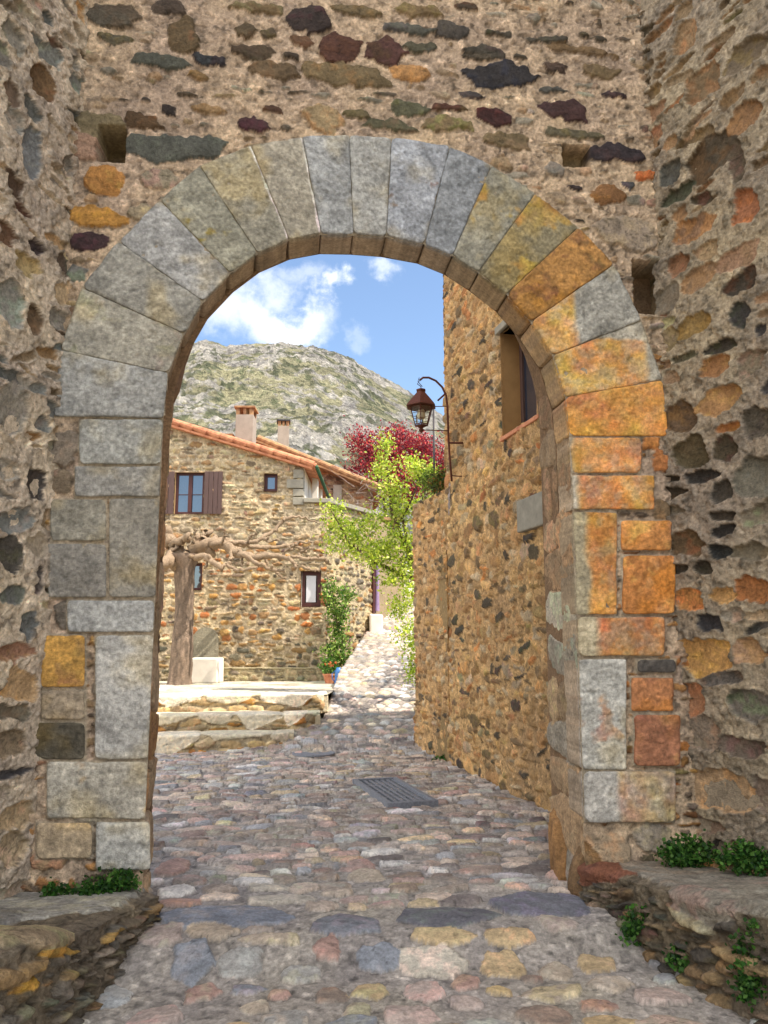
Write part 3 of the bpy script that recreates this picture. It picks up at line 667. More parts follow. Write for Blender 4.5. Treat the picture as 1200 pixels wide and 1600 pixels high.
LEFT_ST = [(65, 122, 42, 55, 110, 86, 60), (22, 60, 40, 46, 150, 142, 128), (20, 185, 34, 44, 156, 150, 138), (52, 235, 36, 80, 128, 128, 126), (12, 365, 30, 32, 112, 86, 66), (45, 410, 42, 38, 178, 156, 112), (58, 384, 24, 24, 76, 64, 62),
           (24, 292, 26, 40, 96, 76, 60), (20, 470, 44, 70, 150, 146, 136), (60, 500, 24, 50, 104, 86, 66), (62, 756, 30, 52, 82, 72, 64), (20, 640, 50, 80, 146, 138, 124), (60, 905, 16, 50, 92, 84, 78), (44, 975, 28, 42, 112, 112, 108), (18, 860, 34, 60, 84, 78, 70),
           (38, 1075, 54, 46, 190, 158, 118), (22, 1112, 60, 34, 112, 104, 88), (20, 1160, 54, 52, 142, 124, 100), (18, 1208, 64, 18, 92, 88, 88), (26, 1275, 52, 44, 186, 162, 128), (20, 1332, 46, 54, 192, 170, 138), (30, 1020, 56, 30, 168, 128, 104)]
RIGHT_ST = [(1112, 238, 76, 56, 80, 70, 56), (1047, 270, 40, 40, 90, 88, 80), (1056, 305, 52, 24, 78, 74, 60), (1160, 325, 44, 56, 168, 114, 82), (1078, 355, 62, 36, 160, 126, 98), (1058, 415, 30, 38, 150, 112, 84), (1156, 440, 52, 36, 76, 68, 58), (1150, 250, 30, 70, 96, 84, 68),
            (1086, 510, 56, 38, 142, 118, 76), (1130, 540, 52, 20, 68, 62, 54), (1122, 570, 48, 30, 160, 118, 80), (1066, 650, 46, 52, 98, 80, 62), (1126, 622, 62, 38, 168, 130, 90), (1082, 706, 52, 46, 84, 74, 54), (1130, 764, 42, 36, 70, 64, 56), (1178, 745, 60, 62, 114, 108, 94),
            (1080, 852, 52, 46, 102, 84, 62), (1130, 858, 26, 28, 52, 52, 50), (1170, 860, 50, 30, 120, 110, 92), (1080, 940, 46, 36, 190, 138, 84), (1132, 930, 42, 26, 184, 144, 94), (1108, 973, 42, 30, 72, 70, 72), (1102, 1025, 84, 56, 188, 146, 92), (1168, 1018, 52, 42, 166, 134, 106),
            (1128, 1064, 76, 22, 104, 98, 92), (1080, 1092, 42, 56, 174, 128, 96), (1168, 1102, 62, 50, 116, 108, 98), (1092, 1150, 62, 48, 154, 140, 124), (1156, 1168, 80, 36, 112, 100, 88), (1116, 1237, 108, 66, 184, 154, 120), (1186, 1240, 40, 62, 128, 112, 98), (1096, 1292, 54, 24, 152, 128, 108),
            (1100, 130, 60, 50, 128, 108, 82), (1160, 90, 60, 44, 112, 98, 80), (1070, 60, 40, 50, 140, 116, 88), (1165, 180, 50, 36, 150, 116, 84), (1175, 560, 40, 40, 128, 116, 96), (1180, 660, 44, 50, 90, 82, 70)]
rg = random.Random(71)
SL = courses(0, 2.5, -.3, 6.3, rg, (.08, .20), (.12, .36), .93, .4, .3, (.010, .028))
SL = [s[:4] + (rg.gauss(0, .2),) + s[5:] for s in SL]
tower_side('porch_side_wall', LWa, LWb, wall_stones(LWa, LWb, LEFT_ST, SL), PAL_LEFT, (198, 180, 156), 81, True, 'pale rubble side wall left of the gateway, pink-grey mortar between light stones', -1, smear=.03, wob=.45, mort_amp=.013, edge=.011, warp=.03, streak=.2, recess=.004)
rg = random.Random(72); SR = []
for s in courses(0, 2.7, -.3, 6.3, rg, (.08, .19), (.12, .34), .92, .35, .3, (.010, .028)):
    z = s[1]; pool = None
    if z < 1.9: pool = [(170, 134, 102), (154, 126, 100), (168, 148, 120), (108, 98, 88), (88, 80, 72), (176, 144, 108), (136, 128, 116), (152, 142, 126)]
    elif z < 3.1: pool = [(68, 60, 50), (80, 70, 54), (58, 54, 50), (118, 94, 66), (150, 100, 60), (128, 116, 98)]
    elif z < 4.4: pool = [(156, 126, 98), (140, 116, 90), (84, 74, 60), (94, 86, 68), (150, 132, 106), (68, 64, 62), (152, 124, 96), (134, 124, 108)]
    else: pool = [(118, 100, 78), (140, 120, 94), (88, 78, 62), (146, 116, 86), (128, 108, 82)]
    SR.append(s[:4] + (rg.gauss(.03, .14),) + (s[5], pool[rg.randrange(len(pool))]))
tower_side('porch_side_wall', RWa, RWb, wall_stones(RWa, RWb, RIGHT_ST, SR), PAL_RIGHT, (152, 138, 118), 82, False, 'dark rubble side wall right of the gateway with brown and orange stones', 1, smear=.008, wob=.4, mort_amp=.014, edge=.010, warp=.03, streak=.2, recess=.006)

# ================================================================== GROUND
def ground_z(X, Y):
    z = -.11 + .11 * sstep(4.35, 4.75, Y)
    r = np.where(Y < 19, .242 * np.maximum(0, Y - 11.4), .242 * 7.6 + .215 * (Y - 19))
    soft = sstep(11.0, 12.6, Y); r = r * soft
    z = z + r * sstep(-1.7, .5, X)
    return z
def edge_x(Y): return np.interp(Y, [13.0, 13.2, 15.5, 19, 24], [.6, .62, .98, 1.86, 2.9])
def cobbles(name, X0, X1, Y0, Y1, dx, ys, stones, mort, seed, mat=M_COBBLE, left_edge=False, **kw):
    uu = np.arange(X0, X1, dx)
    Hh, Cc, Am, UU, VV = relief(uu, ys, stones, PAL_COB, mort, seed, **kw)
    Z = ground_z(UU, VV) + Hh
    if left_edge:
        k = sstep(.0, -.06, UU - edge_x(VV)) * (VV > 12.9)
        Z = Z * (1 - k) + np.minimum(Z, .3) * k
    return grid_mesh(name, np.stack([UU, VV, Z], -1), Cc, mat)
ys = [2.3]
while ys[-1] < 12.2: ys.append(ys[-1] + .0065 * (max(ys[-1], 3.2) / 3.3) ** 1.5)
rg = random.Random(91)
S1 = courses(-3, 3.6, 4.75, 12.4, rg, (.11, .21), (.15, .34), 1, .18, .3, (.010, .024))
S0 = courses(-3, 3.6, 2.2, 4.5, rg, (.14, .25), (.18, .42), .98, .2, .35, (.010, .018))
S0 = [s[:2] + (s[2] * rg.uniform(.8, 1.05), s[3] * rg.uniform(.8, 1.02), rg.gauss(0, .18)) + s[5:] for s in S0]; S1 = [s[:4] + (rg.gauss(0, .13),) + s[5:] for s in S1]
slate = [(353, 1450, 195, 30, 128, 132, 140), (540, 1462, 100, 26, 124, 126, 130), (700, 1446, 145, 22, 106, 104, 108), (852, 1430, 150, 34, 118, 118, 122), (1010, 1440, 60, 30, 130, 118, 110)]
def gp(px, py):           # ground point below the horizon
    d = ray(px, py); k = (EYE - (-.05)) / -d.z; return d.x * k, d.y * k
SS = []
for (cx, cy, w, h, r, g, b) in slate:
    x0, y0 = gp(cx, cy + h / 2); x1, y1 = gp(cx, cy - h / 2); xa, _ = gp(cx - w / 2, cy); xb, _ = gp(cx + w / 2, cy)
    SS.append(((xa + xb) / 2, (y0 + y1) / 2, (xb - xa) / 2 + .02, (y1 - y0) / 2 + .02, -.03, .02, (r, g, b)))
pk, tn, oc, bl_, gy, rd, cr, br = (184, 166, 154), (178, 162, 142), (188, 164, 126), (142, 145, 150), (172, 168, 160), (176, 144, 130), (196, 186, 168), (144, 128, 114)
for (cx, cy, w, h, c_) in [(252, 1474, 76, 28, pk), (330, 1471, 76, 20, tn), (300, 1502, 62, 30, bl_), (375, 1501, 74, 24, gy), (315, 1532, 52, 24, rd), (385, 1527, 50, 16, bl_), (435, 1535, 42, 14, rd), (510, 1487, 44, 20, rd), (517, 1537, 58, 20, br),
                         (580, 1530, 54, 20, oc), (240, 1570, 72, 34, pk), (360, 1588, 64, 22, oc), (425, 1480, 100, 12, tn), (440, 1420, 110, 14, cr), (280, 1424, 62, 13, rd), (420, 1400, 66, 11, cr), (575, 1382, 58, 18, tn), (270, 1368, 50, 28, rd),
                         (692, 1472, 88, 16, oc), (795, 1470, 82, 14, oc), (872, 1456, 64, 18, pk), (677, 1494, 106, 26, cr), (785, 1494, 68, 26, oc), (830, 1510, 40, 14, br), (868, 1501, 60, 18, tn), (930, 1491, 56, 20, oc), (665, 1530, 60, 26, pk), (725, 1518, 46, 18, rd),
                         (782, 1529, 40, 16, oc), (862, 1532, 86, 22, tn), (955, 1517, 62, 22, tn), (1030, 1537, 84, 28, pk), (728, 1547, 58, 20, pk), (935, 1550, 66, 18, rd), (850, 1566, 80, 30, br), (942, 1578, 74, 28, oc), (640, 1566, 88, 30, pk), (765, 1585, 88, 32, gy),
                         (450, 1570, 80, 28, gy), (545, 1580, 70, 26, bl_), (470, 1508, 60, 20, gy), (590, 1492, 70, 22, bl_), (560, 1558, 50, 18, tn), (300, 1600, 70, 24, gy), (1050, 1580, 90, 30, tn), (1120, 1600, 80, 30, gy), (180, 1600, 80, 30, tn), (170, 1540, 70, 26, gy), (400, 1553, 50, 16, tn), (700, 1590, 60, 20, oc)]:
    x0, y0 = gp(cx, cy + h / 2); x1, y1 = gp(cx, cy - h / 2); xa, _ = gp(cx - w / 2, cy); xb, _ = gp(cx + w / 2, cy)
    SS.append(((xa + xb) / 2, (y0 + y1) / 2, (xb - xa) / 2 * 1.04, (y1 - y0) / 2 * 1.06, rg.gauss(0, .08), .014, c_))
S0 = [s for s in S0 if not any(abs(s[0] - q[0]) < q[2] + s[2] * .8 and abs(s[1] - q[1]) < q[3] + s[3] * .7 for q in SS)]
S1 = [s for s in S1 if not any(abs(s[0] - q[0]) < q[2] + s[2] * .6 and abs(s[1] - q[1]) < q[3] + s[3] * .6 for q in SS)]
o = cobbles('street', -3, 3.6, 2.3, 12.2, .0088, np.array(ys), S0 + S1 + SS, (162, 153, 142), 95, groove=.009, smear=.004, wob=.35, mort_amp=.004, edge=.009, warp=.0, streak=.3, box=1.3, sharp=.05, gap=.006)
tag(o, kind='structure')
ys2 = [12.16]
while ys2[-1] < 34: ys2.append(ys2[-1] + .028 * (ys2[-1] / 12) ** 1.6)
rg = random.Random(92)
S2 = courses(-2, 5.5, 12, 24, rg, (.12, .2), (.15, .3), 1, .1, .25, (.015, .03)) + courses(-2, 7, 24, 34, rg, (.3, .5), (.3, .6), 1, .1, .25, (.02, .05))
o = cobbles('street_slope', -2.2, 7, 12, 34, .03, np.array(ys2), S2, (140, 130, 118), 96, left_edge=True, wob=.3, mort_amp=.01, edge=.03, warp=.03, streak=.3, box=1.5)
tag(o, kind='structure')
g = MB(); g.cc = (120, 112, 84); g.quad((-3000, -600, -.4), (3000, -600, -.4), (3000, 4000, -.4), (-3000, 4000, -.4)); tag(g.build('ground', M_FAR), kind='structure')
g = MB(); g.cc = (158, 152, 142); g.quad((-14, -14, -.15), (14, -14, -.15), (14, 3.4, -.15), (-14, 3.4, -.15)); g.quad((-14, 3.4, -.15), (-2.9, 3.4, -.15), (-2.9, 12.6, -.15), (-14, 12.6, -.15))
tag(g.build('paving', M_COBBLE), kind='structure')
# slope of earth right of the street
g = MB(); g.cc = (112, 108, 70)
for i in range(24):
    for j in range(16):
        def q(a, b): X = 6.5 + a * 3; Y = 11 + b * 4; return (X, Y, float(ground_z(np.array(X), np.array(min(Y, 40.)))) - .1)
        g.quad(q(i, j), q(i + 1, j), q(i + 1, j + 1), q(i, j + 1))
tag(g.build('hillside', M_FAR), kind='structure')

# plaza and its steps
PZ = .73
rg = random.Random(97)
S3 = courses(-9, 2.2, 13.15, 19.2, rg, (.3, .5), (.4, .8), 1, .2, .15, (.006, .012))
uu = np.arange(-9, 2.2, .03); vv = np.arange(13.16, 19.3, .03)
Hh, Cc, Am, UU, VV = relief(uu, vv, S3, [(3, 205, 196, 176), (2, 190, 180, 160), (1, 180, 168, 146)], (180, 170, 150), 98, edge=.03, mort_amp=.006, streak=.2)
kp = ((UU[:-1, :-1]) < edge_x(VV[:-1, :-1]) + .03)
o = grid_mesh('plaza', np.stack([UU, VV, PZ + Hh * .5], -1), Cc, M_FAR, keep=kp); tag(o, kind='structure')
steps = empty('stone_steps', (-1, 12.5, 0), 0, 'three long worn stone steps leading from the cobbled street up to the bright plaza', 'steps')
for k, (yf, yb_, zt, x1) in enumerate([(12.03, 12.62, .245, .12), (12.52, 13.12, .485, .52), (13.0, 13.5, .74, .66)]):
    # profile: riser from the ground up, rounded nose, tread back
    z0 = zt - .30 if k else -.06
    L1 = zt - z0; L2 = yb_ - yf; x0 = -5.5
    uu = np.arange(x0, x1, .016); vv = np.arange(0, L1 + L2, .014); rg = random.Random(400 + k); S = []
    S += courses(x0, x1, .02, L1 - .085, rg, (.08, .14), (.14, .4), .95, .2, .2, (.01, .035))
    x = x0
    while x < x1:
        w = rg.uniform(.4, 1.1); S.append((x + w / 2, L1 - .05 + L2 / 2, w / 2, L2 / 2 + .05, 0, .028, (rg.choice([(226, 214, 190), (214, 200, 172), (220, 206, 178)])))); x += w
    Hh, Cc, Am, UU, VV = relief(uu, vv, S, [(3, 176, 150, 108), (2, 190, 168, 130), (1.4, 164, 118, 66), (1, 124, 104, 80)], (176, 158, 126), 410 + k, edge=.016, streak=.4, box=1.1)
    on = sstep(L1 - .02, L1 + .02, VV)
    ex = np.maximum(0, (UU - (x1 - .45)) / .45) ** 2 * .25
    Yp = yf + np.maximum(0, VV - L1) - Hh * (1 - on) + ex * 0 + .03 * fbm(UU, VV * 0, 1.2, 3, 5); Zp = z0 + np.minimum(VV, L1) + Hh * on * .6
    Yp = Yp + ex
    o = grid_mesh('step', np.stack([UU, Yp, Zp], -1), Cc, M_FAR); o.parent = steps; o.matrix_parent_inverse = Matrix.Translation((1, -12.5, 0))
    e = MB(); e.cc = (200, 184, 152); e.box((x1 - .05, (yf + yb_) / 2 + .16, (z0 + zt) / 2 - .01), (.10, yb_ - yf - .02, zt - z0 - .02), jit=.012); o2 = e.build('step_end', M_FAR, bevel=.02)
    o2.parent = steps; o2.matrix_parent_inverse = Matrix.Translation((1, -12.5, 0))

# ================================================================== STONE BENCHES
def bench(name, edge_pts, wall_pts, zt_pts, zb_, label, seed, front_pool, top_cols, slabs, nrm_sign, n_res=.009):
    """a rough stone bench: top surface from the wall to the edge, then the front face down to the ground"""
    e = np.array(edge_pts, float); w = np.array(wall_pts, float)
    seg = np.hypot(*np.diff(e, axis=0).T); L = seg.sum(); acc = np.concatenate([[0], np.cumsum(seg)])
    uu = np.arange(0, L, n_res); Tw = .62; hmax = max(zt_pts) - zb_
    vv = np.arange(0, Tw + hmax + .05, n_res)
    rg = random.Random(seed); S = []
    for s in courses(0, L, Tw + .05, Tw + hmax, rg, (.05, .12), (.08, .26), .95, .2, .35, (.02, .05)): S.append(s[:4] + (rg.gauss(0, .12), s[5], front_pool[rg.randrange(len(front_pool))]))
    for (a, b, c0, c1, hgt, colr) in slabs: S.append(((a + b) / 2, (c0 + c1) / 2, (b - a) / 2, (c1 - c0) / 2, rg.gauss(0, .05), hgt, colr))
    Hh, Cc, Am, UU, VV = relief(uu, vv, S, [(1, *front_pool[0])], (118, 106, 88), seed, edge=.016, wob=.5, mort_amp=.02, streak=.6, box=1.15, smear=.015)
    ex = np.interp(UU, acc, e[:, 0]); ey = np.interp(UU, acc, e[:, 1]); wx = np.interp(UU, acc, w[:, 0]); wy = np.interp(UU, acc, w[:, 1]); zt = np.interp(UU, acc, zt_pts)
    tt = np.clip(VV / Tw, 0, 1)
    hgt = (zt - zb_)
    dn = np.maximum(0, VV - Tw) / hmax * hgt
    nx, ny = (ex - wx), (ey - wy); nl = np.hypot(nx, ny) + 1e-9; nx /= nl; ny /= nl
    on = sstep(Tw + .02, Tw - .02, VV)
    X = wx * (1 - tt) + ex * tt + nx * (Hh * (1 - on) + .0) + nx * .05 * sstep(Tw, Tw + hmax, VV)
    Y = wy * (1 - tt) + ey * tt + ny * Hh * (1 - on)
    Z = zt - dn + Hh * on * .7 - .02 * sstep(Tw - .05, Tw, VV) + .015 * fbm(UU, VV, 3, 3, seed)
    o = grid_mesh(name, np.stack([X, Y, Z], -1), Cc, M_STONE, flip=nrm_sign)
    return tag(o, label, 'bench')
bench('stone_bench', [(-.72, 5.12), (-.80, 4.8), (-.93, 4.2), (-1.02, 3.75), (-1.2, 3.3), (-1.45, 2.9), (-2.0, 2.3)], [(-1.56, 5.14), (-1.72, 4.8), (-2.0, 4.2), (-2.2, 3.75), (-2.4, 3.3), (-2.6, 2.9), (-2.7, 2.4)],
      [.14, .17, .25, .37, .40, .40, .38], -.2, 'low broken stone bench with ochre lichen on its edge at the left gate jamb', 501,
      [(112, 100, 82), (128, 118, 104), (92, 82, 66), (150, 124, 88), (104, 98, 88), (140, 128, 112)], None,
      [(-.05, .72, .0, .6, .03, (160, 156, 146)), (.45, 1.15, .02, .40, .03, (146, 142, 134)), (1.0, 1.62, .05, .655, .04, (160, 140, 112)), (1.6, 2.2, .05, .655, .045, (150, 134, 112)), (2.2, 3.0, .05, .655, .04, (146, 136, 118)), (.62, .8, .68, .76, .035, (176, 142, 84)), (1.15, 1.4, .66, .72, .028, (176, 140, 72)), (1.45, 1.6, .74, .80, .03, (184, 136, 66))], True)
bench('stone_bench', [(1.86, 5.12), (1.95, 4.9), (2.03, 4.4), (2.10, 4.0), (2.2, 3.6), (2.34, 3.1), (2.6, 2.5)], [(2.52, 5.12), (2.62, 4.9), (2.82, 4.4), (2.98, 4.0), (3.14, 3.6), (3.34, 3.1), (3.5, 2.6)],
      [.2, .22, .27, .32, .38, .40, .38], -.2, 'low dry-stone bench topped with grey slate slabs along the right side wall', 502,
      [(118, 96, 72), (136, 112, 82), (96, 86, 72), (150, 126, 92), (84, 78, 70), (128, 110, 92)], None,
      [(-.05, .4, .30, .66, .035, (128, 84, 66)), (.2, .95, .02, .60, .03, (150, 142, 128)), (.75, 1.4, .03, .67, .035, (142, 134, 120)), (1.1, 2.3, .05, .67, .045, (150, 142, 126)), (.85, 1.2, .70, .78, .05, (158, 150, 124)), (1.2, 1.75, .80, .87, .05, (150, 128, 92))], False)

# ================================================================== LEAVES AND TREES
def leaves(name, pts, size, cols, mat, parent=None, seed=0, up=.3, aspect=.6):
    """many small folded leaves at the given points, one mesh"""
    rg = np.random.RandomState(seed); n = len(pts); P_ = np.array(pts)
    d = rg.normal(size=(n, 3)); d[:, 2] -= .25; d /= np.linalg.norm(d, axis=1)[:, None]
    nr = rg.normal(size=(n, 3)) + np.array([0, 0, up * 3]); s = np.cross(d, nr); s /= np.linalg.norm(s, axis=1)[:, None] + 1e-9; nn = np.cross(s, d)
    L = size * rg.uniform(.6, 1.25, n)[:, None]; Wd = L * aspect
    base = P_ - d * L * .5; tip = P_ + d * L * .5; a = P_ + s * Wd * .5 + nn * L * .12; b = P_ - s * Wd * .5 + nn * L * .12
    V_ = np.stack([base, a, tip, b], 1).reshape(-1, 3)
    q = np.arange(n * 4, dtype=np.int32).reshape(n, 4); tri = np.concatenate([q[:, [0, 1, 2]], q[:, [0, 2, 3]]])
    me = bpy.data.meshes.new(name); me.vertices.add(len(V_)); me.vertices.foreach_set('co', V_.astype(np.float32).ravel())
    me.loops.add(tri.size); me.loops.foreach_set('vertex_index', tri.ravel()); me.polygons.add(len(tri)); me.polygons.foreach_set('loop_start', np.arange(0, tri.size, 3, dtype=np.int32))
    at = me.color_attributes.new('Col', 'FLOAT_COLOR', 'POINT')
    cc = np.array(cols, float)[rg.randint(0, len(cols), n)] * rg.uniform(.8, 1.2, (n, 1)); ca = np.ones((n * 4, 4), np.float32); ca[:, :3] = np.repeat(srgb(cc), 4, 0); at.data.foreach_set('color', ca.ravel())
    me.update(); me.validate(); return link(name, me, mat, parent)
def clumps(blobs, n, seed, k=14, cr=.12):
    """points gathered in small clumps spread through ellipsoids (centre, radii)"""
    rg = np.random.RandomState(seed); out = []; vol = np.array([b[1][0] * b[1][1] * b[1][2] for b in blobs]) ** .8; vol /= vol.sum()
    for b, f in zip(blobs, vol):
        nc = max(3, int(n * f / k))
        d = rg.normal(size=(nc, 3)); d /= np.linalg.norm(d, axis=1)[:, None]; r = rg.uniform(.15, 1, nc) ** .55
        c = np.array(b[0]) + d * r[:, None] * np.array(b[1])
        for ci in c:
            kk = rg.randint(k // 2, int(k * 1.5)); out.append(ci + rg.normal(size=(kk, 3)) * cr * rg.uniform(.6, 1.3))
    return np.concatenate(out)
def branch_pts(a, b, n, wob, sag=0, seed=0):
    rg = random.Random(seed); a = Vector(a); b = Vector(b); L = (b - a).length; o = []; off = Vector((0, 0, 0))
    for i in range(n + 1):
        t = i / n; o.append(a.lerp(b, t) + off + Vector((0, 0, sag * 4 * t * (1 - t)))); off += Vector([rg.gauss(0, wob * L / n) for _ in range(3)])
    return o

# ---- pollarded plane tree on the plaza
TY = 16.4
tb = P(281, 1063, TY); tb.z = PZ
plane = empty('pollarded_plane_tree', (tb.x, TY, PZ), 0, 'leafless pollarded plane tree with knobbly spreading limbs on the plaza', 'tree')
hT = P(281, 872, TY).z - PZ
n1, n2 = 96, 40; th = np.linspace(0, 2 * math.pi, n2); hh = np.linspace(-.05, hT + .08, n1); TH, HH = np.meshgrid(th, hh)
ru = .19 + .05 * np.exp(-HH / .15) + .02 * np.sin(HH * 3) + .07 * sstep(hT - .25, hT + .05, HH)
cs, sn = np.cos(TH), np.sin(TH)
bk = np.abs(fbm(cs * 3 + sn, HH * .5 + sn * 2, 6, 4, 3)); ru = ru * (1 + .10 * fbm(cs * 1.2, HH * .8 + sn, 2, 3, 4)) + .03 * bk
colb = np.array((122, 104, 88))[None, None] * (1 + .5 * (bk - .25) + .25 * fbm(cs * 2, HH + sn * 2, 8, 3, 6))[..., None]
grid_mesh('trunk', np.stack([ru * cs + .03 * np.sin(HH * 1.3), ru * sn, HH], -1), np.clip(colb, 20, 230), M_BARK, plane)
def limb(pixels, rad, seed, knots=True, parent=plane):
    """limb through photograph points given with their own depth, thickened at old pruning knuckles"""
    rg = random.Random(seed); raw = [P(x, y, Y) - Vector((tb.x, TY, PZ)) for x, y, Y in pixels]; pts = []; rr = []
    for i in range(len(raw) - 1):
        for k in range(6):
            t = k / 6; p = raw[i].lerp(raw[i + 1], t); p += Vector([rg.gauss(0, .012) for _ in range(3)])
            r = (rad[0] + (rad[1] - rad[0]) * ((i + t) / (len(raw) - 1))); r *= 1 + (.35 * max(0, math.sin((i + t) * 5.3 + seed)) ** 3 if knots else 0)
            pts.append(p); rr.append(r * rg.uniform(.9, 1.1))
    pts.append(raw[-1]); rr.append(rad[1] * (1.7 if knots else .7))
    m = MB(); m.cc = (150, 128, 104); m.tube(pts, rr, 9, True, .1)
    if knots:
        for j in range(3, len(pts), 7):       # pruning stubs
            d = Vector((rg.gauss(0, 1), rg.gauss(0, .6), rg.gauss(.4, 1))).normalized(); r = rr[j]
            m.tube([pts[j], pts[j] + d * r * 1.7, pts[j] + d * r * 2.6], [r * .8, r * .75, r * .5], 7, True, .12)
    o = m.build('limb', M_BARK, parent, smooth=True); return o
T = TY
limb([(281, 885, T), (278, 862, T), (272, 850, T), (262, 842, T + .1), (240, 838, T + .3), (205, 848, T + .5)], (.16, .08), 1)
limb([(285, 880, T), (300, 860, T), (330, 846, T - .1), (352, 852, T - .2), (370, 866, T - .3), (400, 872, T - .5), (424, 868, T - .6), (452, 872, T - .7), (464, 888, T - .8)], (.13, .028), 2)
limb([(350, 848, T), (378, 848, T), (402, 846, T + .1), (425, 832, T + .2), (440, 815, T + .3), (447, 808, T + .3)], (.05, .038), 3, False)
limb([(442, 813, T + .3), (460, 807, T + .4), (478, 810, T + .5), (498, 818, T + .6)], (.035, .012), 31, False)
limb([(330, 850, T), (350, 842, T), (380, 852, T + .4), (410, 856, T + .6), (440, 854, T + .8), (460, 852, T + .9), (478, 862, T + 1.0)], (.055, .03), 4)
limb([(362, 855, T - .2), (372, 862, T - .3), (388, 870, T - .5), (400, 880, T - .6), (425, 890, T - .6), (445, 892, T - .6)], (.045, .028), 5)
limb([(358, 850, T - .2), (362, 872, T - .4), (356, 884, T - .5), (372, 892, T - .6), (402, 886, T - .8)], (.045, .028), 6, False)
limb([(290, 875, T), (320, 868, T - .3), (335, 880, T - .5), (348, 888, T - .6)], (.07, .045), 7)
limb([(268, 868, T), (262, 876, T - .3), (255, 880, T - .5), (225, 890, T - .9)], (.12, .08), 8)
limb([(300, 858, T), (318, 840, T), (322, 834, T)], (.09, .06), 9)
limb([(455, 868, T - .7), (478, 874, T - .7), (505, 872, T - .6), (512, 878, T - .5)], (.035, .04), 10)
limb([(268, 850, T), (288, 842, T - .2), (296, 838, T - .3)], (.08, .06), 11)

for i_, (x_, y_, X2, Y2, X3, Y3) in enumerate([(345, 850, 352, 838, 350, 830), (385, 850, 392, 838, 402, 834), (410, 868, 418, 880, 416, 890), (438, 870, 446, 860, 458, 858), (372, 862, 380, 878, 378, 888), (430, 890, 436, 900, 446, 904),
                                           (470, 862, 482, 856, 494, 858), (455, 855, 470, 846, 488, 848), (320, 866, 324, 880, 320, 888), (470, 885, 486, 890, 500, 892), (412, 842, 420, 846, 436, 844), (300, 850, 306, 836, 304, 828)]):
    limb([(x_, y_, T - .3), (X2, Y2, T - .35), (X3, Y3, T - .4)], (.03, .016), 40 + i_, True)
# ---- bright green tree leaning over the lane
def L_tree(name, base, limbs, blobs, nleaf, lsize, cols, label, cat, bark=(96, 78, 62), seed=1, rad=.07, cr=.12, k=14, group=None):
    base = Vector(base); root = empty(name, base, 0, label, cat, group)
    m = MB(); m.cc = bark
    for i, (pts, r0, r1) in enumerate(limbs):
        full = []
        for a, b in zip(pts, pts[1:]): full += branch_pts(Vector(a) - base, Vector(b) - base, 5, .04, 0, seed + i)[:-1]
        full.append(Vector(pts[-1]) - base)
        m.tube(full, [r0 + (r1 - r0) * j / (len(full) - 1) for j in range(len(full))], 8, True, .08)
    m.build('trunk', M_BARK, root, smooth=True)
    pt = clumps([(Vector(c) - base, r) for c, r in blobs], nleaf, seed, k, cr)
    leaves('crown', pt, lsize, cols, M_LEAF, root, seed)
    return root
GR = [(192, 206, 68), (204, 214, 90), (166, 188, 58), (212, 218, 120), (128, 156, 50)]
MY = 13.4
def mp(x, y, Y=MY): return tuple(P(x, y, Y))
bl = []
for x, y, rx, rz, Y in [(600, 700, 14, 22, MY), (598, 735, 20, 18, MY), (612, 765, 24, 18, MY), (625, 800, 30, 22, MY), (655, 735, 24, 16, MY - .4), (675, 745, 18, 14, MY - .5), (640, 720, 12, 10, MY),
                        (520, 800, 20, 14, MY + .6), (535, 830, 26, 18, MY + .5), (560, 850, 26, 20, MY + .4), (578, 818, 22, 18, MY + .3), (590, 870, 30, 22, MY), (620, 850, 34, 28, MY), (635, 890, 24, 24, MY),
                        (515, 850, 14, 8, MY + .7), (645, 930, 16, 20, MY - .3), (625, 950, 20, 16, MY), (640, 985, 18, 20, MY - .4), (648, 1020, 14, 30, MY - .7), (646, 1050, 14, 24, MY - .9), (610, 905, 18, 12, MY), (665, 800, 20, 30, MY)]:
    k = Y / F; bl.append((mp(x, y, Y), (rx * k, .42 * rx * k + .12, rz * k)))
L_tree('leafy_green_tree', (2.55, 13.6, .5),
       [([(2.55, 13.6, .45), mp(690, 960, 13.5), mp(672, 915, 13.4), mp(640, 870), mp(612, 800), mp(600, 690)], .10, .012),
        ([mp(672, 915, 13.4), mp(630, 900), mp(585, 880), mp(545, 850, 13.8), mp(515, 795, 13.9)], .045, .008),
        ([mp(640, 870), mp(628, 810), mp(660, 740, 13.0)], .035, .01), ([mp(690, 960, 13.5), mp(660, 985, 13.2), mp(645, 1040, 12.8)], .03, .006)],
       bl, 10500, .064, GR, 'bright yellow-green leafy tree reaching over the lane from behind the garden wall', 'tree', seed=21, cr=.085, k=12)
